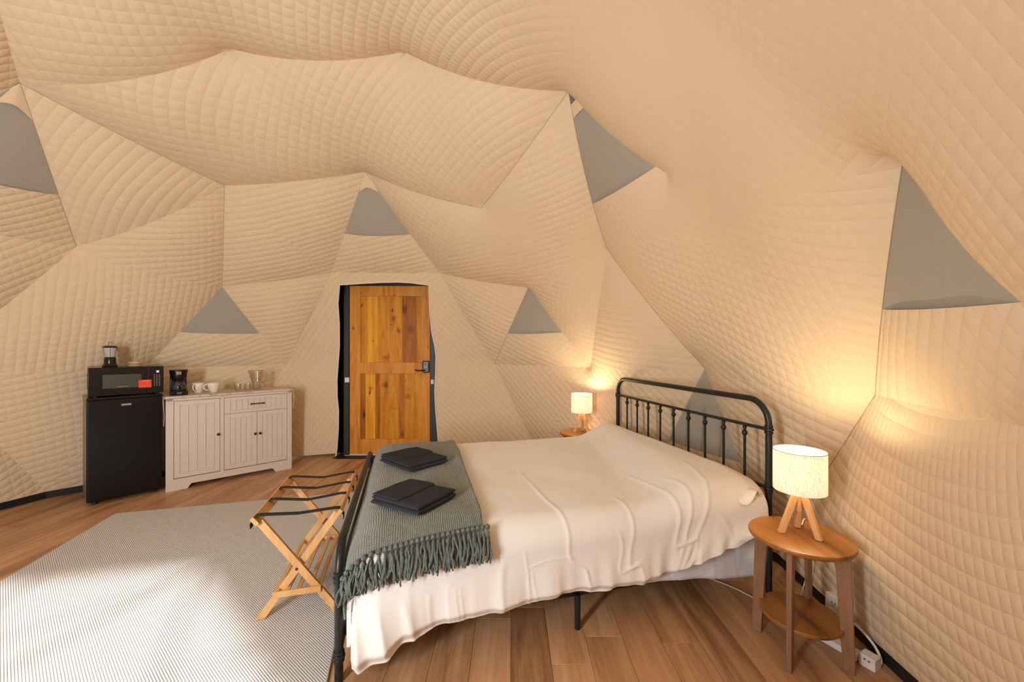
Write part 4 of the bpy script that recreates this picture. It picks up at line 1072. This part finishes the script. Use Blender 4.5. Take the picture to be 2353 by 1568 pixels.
wdw = MB().bb(.085, .325, -.0035, -.0015, .07, .185).build('door_window', plain('grey mesh window', (.055, .05, .042), .35), [c for c in mw.children if c.name.startswith('door')][0])
MB().bb(.172, .240, -.0045, -.003, .080, .0835).build('window_mark', plain('silver print', (.35, .34, .32), .4), [c for c in mw.children if c.name.startswith('door')][0])
pn = MB().bb(.366, MWW, -.002, .02, .010, MWH).build('control_panel', M['gloss'], mw, bevel=.004)
MB().bb(.425, .444, -.0040, -.0015, .190, .210).build('display', plain('lit button', (.85, .88, .92), .4), pn, bevel=.003)
keyM = plain('grey key print', (.30, .30, .29), .5)
for r_i in range(9):
    for c_i in range(3): MB().bb(.408+.017*c_i, .416+.017*c_i, -.0030, -.0018, .168-.0118*r_i, .1725-.0118*r_i).build('key', keyM, pn)
stM = plain('red sticker', (.80, .055, .02), .5); st_ = MB().bb(.308, .392, -.0055, -.0025, .062, .130).build('sticker', stM, mw); st_['label'] = 'red warning sticker'
MB().bb(.333, .380, -.0062, -.005, .1185, .1225).build('sticker_text', plain('pale print', (.9, .42, .36), .5), st_); MB().bb(.311, .389, -.0062, -.005, .093, .095).bb(.311, .389, -.0062, -.005, .109, .110).build('sticker_lines', plain('dark red print', (.45, .02, .01), .5), st_)
for k in range(7): MB().bb(-.0012, .001, .09+.03*k, .105+.03*k, .06, .19).build('vent_slot', DRK, mw)
for x in (.04, MWW-.04): MB().bb(x-.012, x+.012, .04, .06, 0, .01).build('foot', DRK, mw); MB().bb(x-.012, x+.012, .30, .32, 0, .01).build('foot', DRK, mw)
mlid = Matrix.Translation((-3.485, 3.325, .889)) @ Matrix.Rotation(math.radians(47), 4, 'Z')
def on_mw(x, y): p = mlid @ Vector((x, y, MWH)); return (p.x, p.y, p.z+.001)
ln = thing('camping_lantern', 'black camping lantern with frosted globe on top of the microwave', 'lantern', on_mw(.135, .13), 0); ln.scale = (1, 1, 1.32)
MB().lathe([(0, 0), (.049, 0), (.051, .006), (.046, .014), (.040, .022), (.040, .052), (.036, .06), (.034, .064), (0, .064)], n=32).build('base', M['gloss'], ln, smooth=True, angle=30)
gm, gnt, gb = nodes('frosted globe'); gb.inputs['Base Color'].default_value = (.62, .62, .64, 1); gb.inputs['Roughness'].default_value = .35; gb.inputs['Transmission Weight'].default_value = .25
MB().lathe([(.028, .064), (.030, .064), (.034, .08), (.040, .105), (.0425, .125), (.0405, .125), (.038, .105), (.032, .08)], n=32, closed=True).build('globe', gm, ln, smooth=True)
MB().lathe([(0, .125), (.046, .125), (.049, .129), (.048, .134), (.03, .139), (0, .14)], n=32).build('cap', M['gloss'], ln, smooth=True, angle=30)
MB().tube([(-.014, 0, .138), (-.014, 0, .158), (-.010, 0, .162), (.010, 0, .162), (.014, 0, .158), (.014, 0, .150)], .0018, 6).build('hook', M['black_metal'], ln, smooth=True)
for k in range(4): q = PI/4+PI/2*k; MB().tube([(.031*math.cos(q), .031*math.sin(q), .066), (.0445*math.cos(q), .0445*math.sin(q), .127)], .0016, 5).build('guard_wire', M['black_metal'], ln)
creamM = plain('white ceramic', (.78, .72, .66), .35); lwM = wood('light wood', [(.42, .2, .06), (.55, .29, .10), (.62, .36, .15)], 'X', 14, 5, .5)
for k, (z0, h, mt_, lb, nm) in enumerate(((0, .009, creamM, 'white round coaster at the bottom of the stack on the microwave', 'coaster'), (.0095, .016, lwM, 'wooden round coaster in the middle of the stack on the microwave', 'coaster'), (.026, .011, creamM, 'white round coaster topmost of the stack on the microwave', 'coaster'))):
    x, y, z = on_mw(.295, .14); o = MB().lathe([(0, 0), (.040, 0), (.046, .002), (.047, h*.6), (.043, h-.001), (.02, h), (0, h)], n=36).build(nm, mt_, None, smooth=True, angle=40); o.location = (x, y, z+z0)
    tag(o, lb, 'coaster', 'coasters stacked on the microwave')
# ------------------------------------------------------------------ white cabinet
M['cab'] = plain('greige painted wood', (.66, .60, .54), .5, nscale=20, nvar=.02)
M['gap'] = plain('dark gap', (.05, .04, .035), .8)
ca = math.atan2(.705, .749); CW = 1.03; CH_ = .86; CD = .36
cb = thing('sideboard_cabinet', 'off-white wooden cabinet with three beadboard doors and a drawer beside the refrigerator', 'cabinet', (-3.109, 3.633, 0), ca)
T = .018
c1 = MB(); c1.bb(.01, .01+T, .02, CD, .0, CH_-.02).bb(CW-.01-T, CW-.01, .02, CD, 0, CH_-.02).bb(.01, CW-.01, CD-.01, CD, .08, CH_-.02).bb(.01, CW-.01, .02, CD, .085, .10).bb(.41, .43, .02, CD, .09, CH_-.02)
c1.bb(.01, CW-.01, .028, CD-.02, CH_-.035, CH_-.02)
c1.build('carcass', M['cab'], cb, bevel=.0015)
MB().bb(.012, CW-.012, .030, .034, .09, CH_-.03).build('gap_backing', M['gap'], cb)
ap = [(.0, .0), (.155, .0), (.163, .012), (.172, .03), (.185, .042), (CW-.185, .042), (CW-.172, .03), (CW-.163, .012), (CW-.155, 0), (CW, 0), (CW, .105), (0, .105)]
MB().prism_xz(ap, .006, .028).build('base_apron', M['cab'], cb, bevel=.002)
MB().bb(0, .155-.1, .006, CD, 0, .001).build('plinth', M['cab'], cb)
for x0, x1 in ((0, .055), (CW-.045, CW), (.402, .432)): MB().bb(x0, x1, .008, .028, .10, CH_-.022).build('face_stile', M['cab'], cb, bevel=.0015)
MB().bb(0, CW, .008, .028, CH_-.045, CH_-.022).build('face_rail', M['cab'], cb, bevel=.0015)
def beadboard(nm, x0, x1, z0, z1, fw, nb, knob=None, bar=None):
    o = MB().bb(x0, x1, .016, .026, z0, z1).build(nm, M['cab'], cb)
    f = MB(); f.bb(x0, x0+fw, .003, .017, z0, z1).build('stile', M['cab'], o, bevel=.0015)
    MB().bb(x1-fw, x1, .003, .017, z0, z1).build('stile', M['cab'], o, bevel=.0015)
    fh = min(fw, .048 if z1-z0 > .3 else .03)
    MB().bb(x0+fw, x1-fw, .003, .017, z0, z0+fh).build('rail', M['cab'], o, bevel=.0015); MB().bb(x0+fw, x1-fw, .003, .017, z1-fh, z1).build('rail', M['cab'], o, bevel=.0015)
    w = (x1-x0-2*fw)/nb
    for k in range(nb): MB().bb(x0+fw+w*k+.0007, x0+fw+w*(k+1)-.0007, .010, .017, z0+fh, z1-fh).build('bead', M['cab'], o, bevel=.0015, seg=1)
    if knob: 
        kk = MB(); P = []
        kk.tube([(knob[0], .004, knob[1]), (knob[0], -.010, knob[1]), (knob[0], -.014, knob[1]), (knob[0], -.022, knob[1]), (knob[0], -.025, knob[1])], [.005, .005, .012, .0125, .008], 14).build('knob', M['black_metal'], o, smooth=True)
    if bar:
        h = MB().tube([(bar[0], -.022, bar[2]), (bar[1], -.022, bar[2])], .005, 10)
        for x in (bar[0], bar[1]): h.lathe([(0, -.009), (.008, -.006), (.0095, 0), (.008, .006), (0, .009)], (x, -.022, bar[2]), 12); h.tube([(x, .004, bar[2]), (x, -.022, bar[2])], .005, 8)
        h.build('handle', M['black_metal'], o, smooth=True)
g = .003
beadboard('door', .055+g, .402-g, .112, CH_-.045-g, .042, 4, knob=(.383, .47))
beadboard('drawer', .432+g, CW-.045-g, .655, CH_-.045-g, .05, 9, bar=(.655, .760, .735))
mx_ = (.432+CW-.045)/2
beadboard('door', .432+g, mx_-g/2, .112, .655-g, .045, 4, knob=(mx_-.020, .43)); beadboard('door', mx_+g/2, CW-.045-g, .112, .655-g, .045, 4, knob=(mx_+.022, .43))
def top_mat():
    m, nt, b = nodes('pale wood grain top'); tc = N(nt, 'ShaderNodeTexCoord'); mp = N(nt, 'ShaderNodeMapping'); mp.inputs['Scale'].default_value = (2, 9, 1); nt.links.new(tc.outputs['Object'], mp.inputs['Vector'])
    n = N(nt, 'ShaderNodeTexNoise', inp={'Scale': 5, 'Detail': 5, 'Distortion': 1.5}); nt.links.new(mp.outputs[0], n.inputs['Vector'])
    nt.links.new(ramp(nt, n.outputs['Fac'], [(.3, (.30, .22, .16)), (.45, (.58, .48, .38)), (.7, (.72, .63, .53))]), b.inputs['Base Color']); b.inputs['Roughness'].default_value = .45; return m
MB().bb(-.01, CW+.008, -.004, CD+.01, CH_-.02, CH_).build('counter_top', top_mat(), cb, bevel=.003)
mcab = Matrix.Translation((-3.109, 3.633, CH_)) @ Matrix.Rotation(ca, 4, 'Z')
def on_cab(x, y): p = mcab @ Vector((x, y, .0005)); return (p.x, p.y, p.z)
def cabcord(nm, pts, lab):
    return cord(nm, [tuple(mcab @ Vector(p)) for p in pts], .0022, lab)
cabcord('drawstring', [(-.013, .03, .001), (-.016, .004, -.03), (-.014, .0, -.10), (-.010, .002, -.17), (-.014, 0, -.26)], 'pale string hanging between the refrigerator and the cabinet')
cabcord('drawstring', [(CW+.012, .04, .002), (CW+.016, .01, -.03), (CW+.022, .015, -.12), (CW+.016, .03, -.22)], 'pale string hanging at the right end of the cabinet')
# coffee maker
cm = thing('coffee_maker', 'black drip coffee maker with glass carafe on the cabinet', 'coffee maker', on_cab(.10, .14), ca)
bk = M['gloss']
MB().prism([(-.062, -.07), (.062, -.07), (.066, -.05), (.066, .075), (-.066, .075), (-.066, -.05)], 0, .042).build('base', bk, cm, bevel=.006, seg=3)
MB().bb(-.062, .062, .030, .075, .04, .20).build('water_tank', bk, cm, bevel=.008, seg=3)
rows = MB(); rows.lathe([(0, .138), (.048, .138), (.058, .15), (.064, .20), (.070, .228), (.072, .234), (.066, .236), (0, .238)], (0, -.005, 0), 32).build('filter_basket', bk, cm, smooth=True, angle=35)
MB().bb(-.066, .066, -.01, .078, .195, .236).build('lid', bk, cm, bevel=.008, seg=3)
def thin_glass(name, tint, fac):
    m, nt, b = nodes(name); b.inputs['Base Color'].default_value = (.9, .9, .9, 1); b.inputs['Roughness'].default_value = .04; b.inputs['Specular IOR Level'].default_value = .8
    t = N(nt, 'ShaderNodeBsdfTransparent'); t.inputs[0].default_value = (*tint, 1); lw = N(nt, 'ShaderNodeLayerWeight', inp={0: .35}); gl = N(nt, 'ShaderNodeBsdfGlossy'); gl.inputs['Roughness'].default_value = .05
    f = math_n(nt, 'MULTIPLY_ADD', lw.outputs['Facing'], .55, fac)
    mx = N(nt, 'ShaderNodeMixShader'); nt.links.new(f, mx.inputs[0]); nt.links.new(t.outputs[0], mx.inputs[1]); nt.links.new(gl.outputs[0], mx.inputs[2]); nt.links.new(mx.outputs[0], nt.nodes['Material Output'].inputs['Surface']); return m
glm = thin_glass('clear glass', (.95, .94, .92), .05)
dgm, gn2, gb2 = nodes('smoked glass'); gb2.inputs['Base Color'].default_value = (.30, .30, .30, 1); gb2.inputs['Roughness'].default_value = .04; gb2.inputs['Transmission Weight'].default_value = .85
crf = MB().lathe([(.0, .044), (.048, .044), (.055, .06), (.054, .085), (.045, .11), (.038, .128), (.036, .128), (.043, .108), (.052, .085), (.052, .062), (.0, .048)], (0, -.022, 0), 32).build('carafe', dgm, cm, smooth='all')
MB().lathe([(0, .128), (.040, .128), (.040, .137), (0, .137)], (0, -.022, 0), 28).build('carafe_lid', bk, crf)
MB().tube([(.0, -.062, .125), (0, -.095, .12), (0, -.10, .10), (0, -.092, .07), (0, -.076, .06)], .007, 8).build('carafe_handle', bk, crf, smooth=True)
MB().bb(-.018, .018, -.0775, -.071, .012, .030).build('switch', plain('switch grey', (.12, .12, .12), .3), cm, bevel=.002)
MB().bb(-.020, .016, -.0745, -.066, .19, .222).build('logo_plate', plain('silver plate', (.35, .34, .33), .25, .6), cm, bevel=.003)
# mugs
def mug(x, y, rz, lab, hs):
    o = thing('coffee_mug', lab, 'mug', on_cab(x, y), rz, 'white mugs on the cabinet'); o.scale = (1.12, 1.12, 1.25)
    MB().lathe([(0, .0), (.024, 0), (.027, .004), (.038, .03), (.045, .055), (.048, .078), (.0465, .079), (.043, .055), (.035, .03), (.022, .008), (0, .008)], n=36).build('cup', creamM, o, smooth='all')
    MB().tube([(-.043*hs, 0, .066), (-.058*hs, 0, .068), (-.072*hs, 0, .056), (-.072*hs, 0, .038), (-.060*hs, 0, .026), (-.034*hs, 0, .02)], .0052, 10).build('handle', creamM, o, smooth='all')
mug(.255, .20, ca+.9, 'white coffee mug nearest to the coffee maker', 1); mug(.365, .12, ca+.15, 'white coffee mug with its handle to the left, beside the other mug', 1)
# tumblers and pitcher
for k, (x, y, lb) in enumerate(((.575, .20, 'short clear glass tumbler nearest to the mugs'), (.655, .17, 'short clear glass tumbler beside the pitcher'))):
    m = MB().lathe([(0, 0), (.026, 0), (.029, .003), (.033, .065), (.0318, .065), (.0275, .010), (0, .008)], n=32).build('glass_tumbler', glm, None, smooth=True, angle=50); m.location = on_cab(x, y)
    tag(m, lb, 'glass', 'glass tumblers on the cabinet')
pt = thing('glass_pitcher', 'tall clear pitcher with a spout at the right end of the cabinet', 'pitcher', on_cab(.745, .21), ca)
prof = [(0, 0), (.040, 0), (.043, .004), (.048, .09), (.058, .185), (.060, .20), (.0575, .20), (.0555, .185), (.045, .09), (.040, .008), (0, .006)]
m = MB().lathe(prof, n=40)
vs = []
for x, y, z in m.v:
    if z > .15 and x < -.02 and abs(y) < .03: k = (z-.15)/.05*(1-abs(y)/.03); x -= .026*k
    vs.append((x, y, z))
m.v = vs; m.build('body', glm, pt, smooth='all')
for k in range(6): MB().lathe([(.0478+.0009*k, .075+.018*k), (.0492+.0009*k, .0775+.018*k), (.0482+.0009*k, .080+.018*k)], n=40, closed=True).build('ridge', glm, pt, smooth='all')
MB().tube([(.057, 0, .185), (.085, 0, .18), (.092, 0, .15), (.085, 0, .09), (.052, 0, .06)], .006, 8).build('handle', glm, pt, smooth='all')
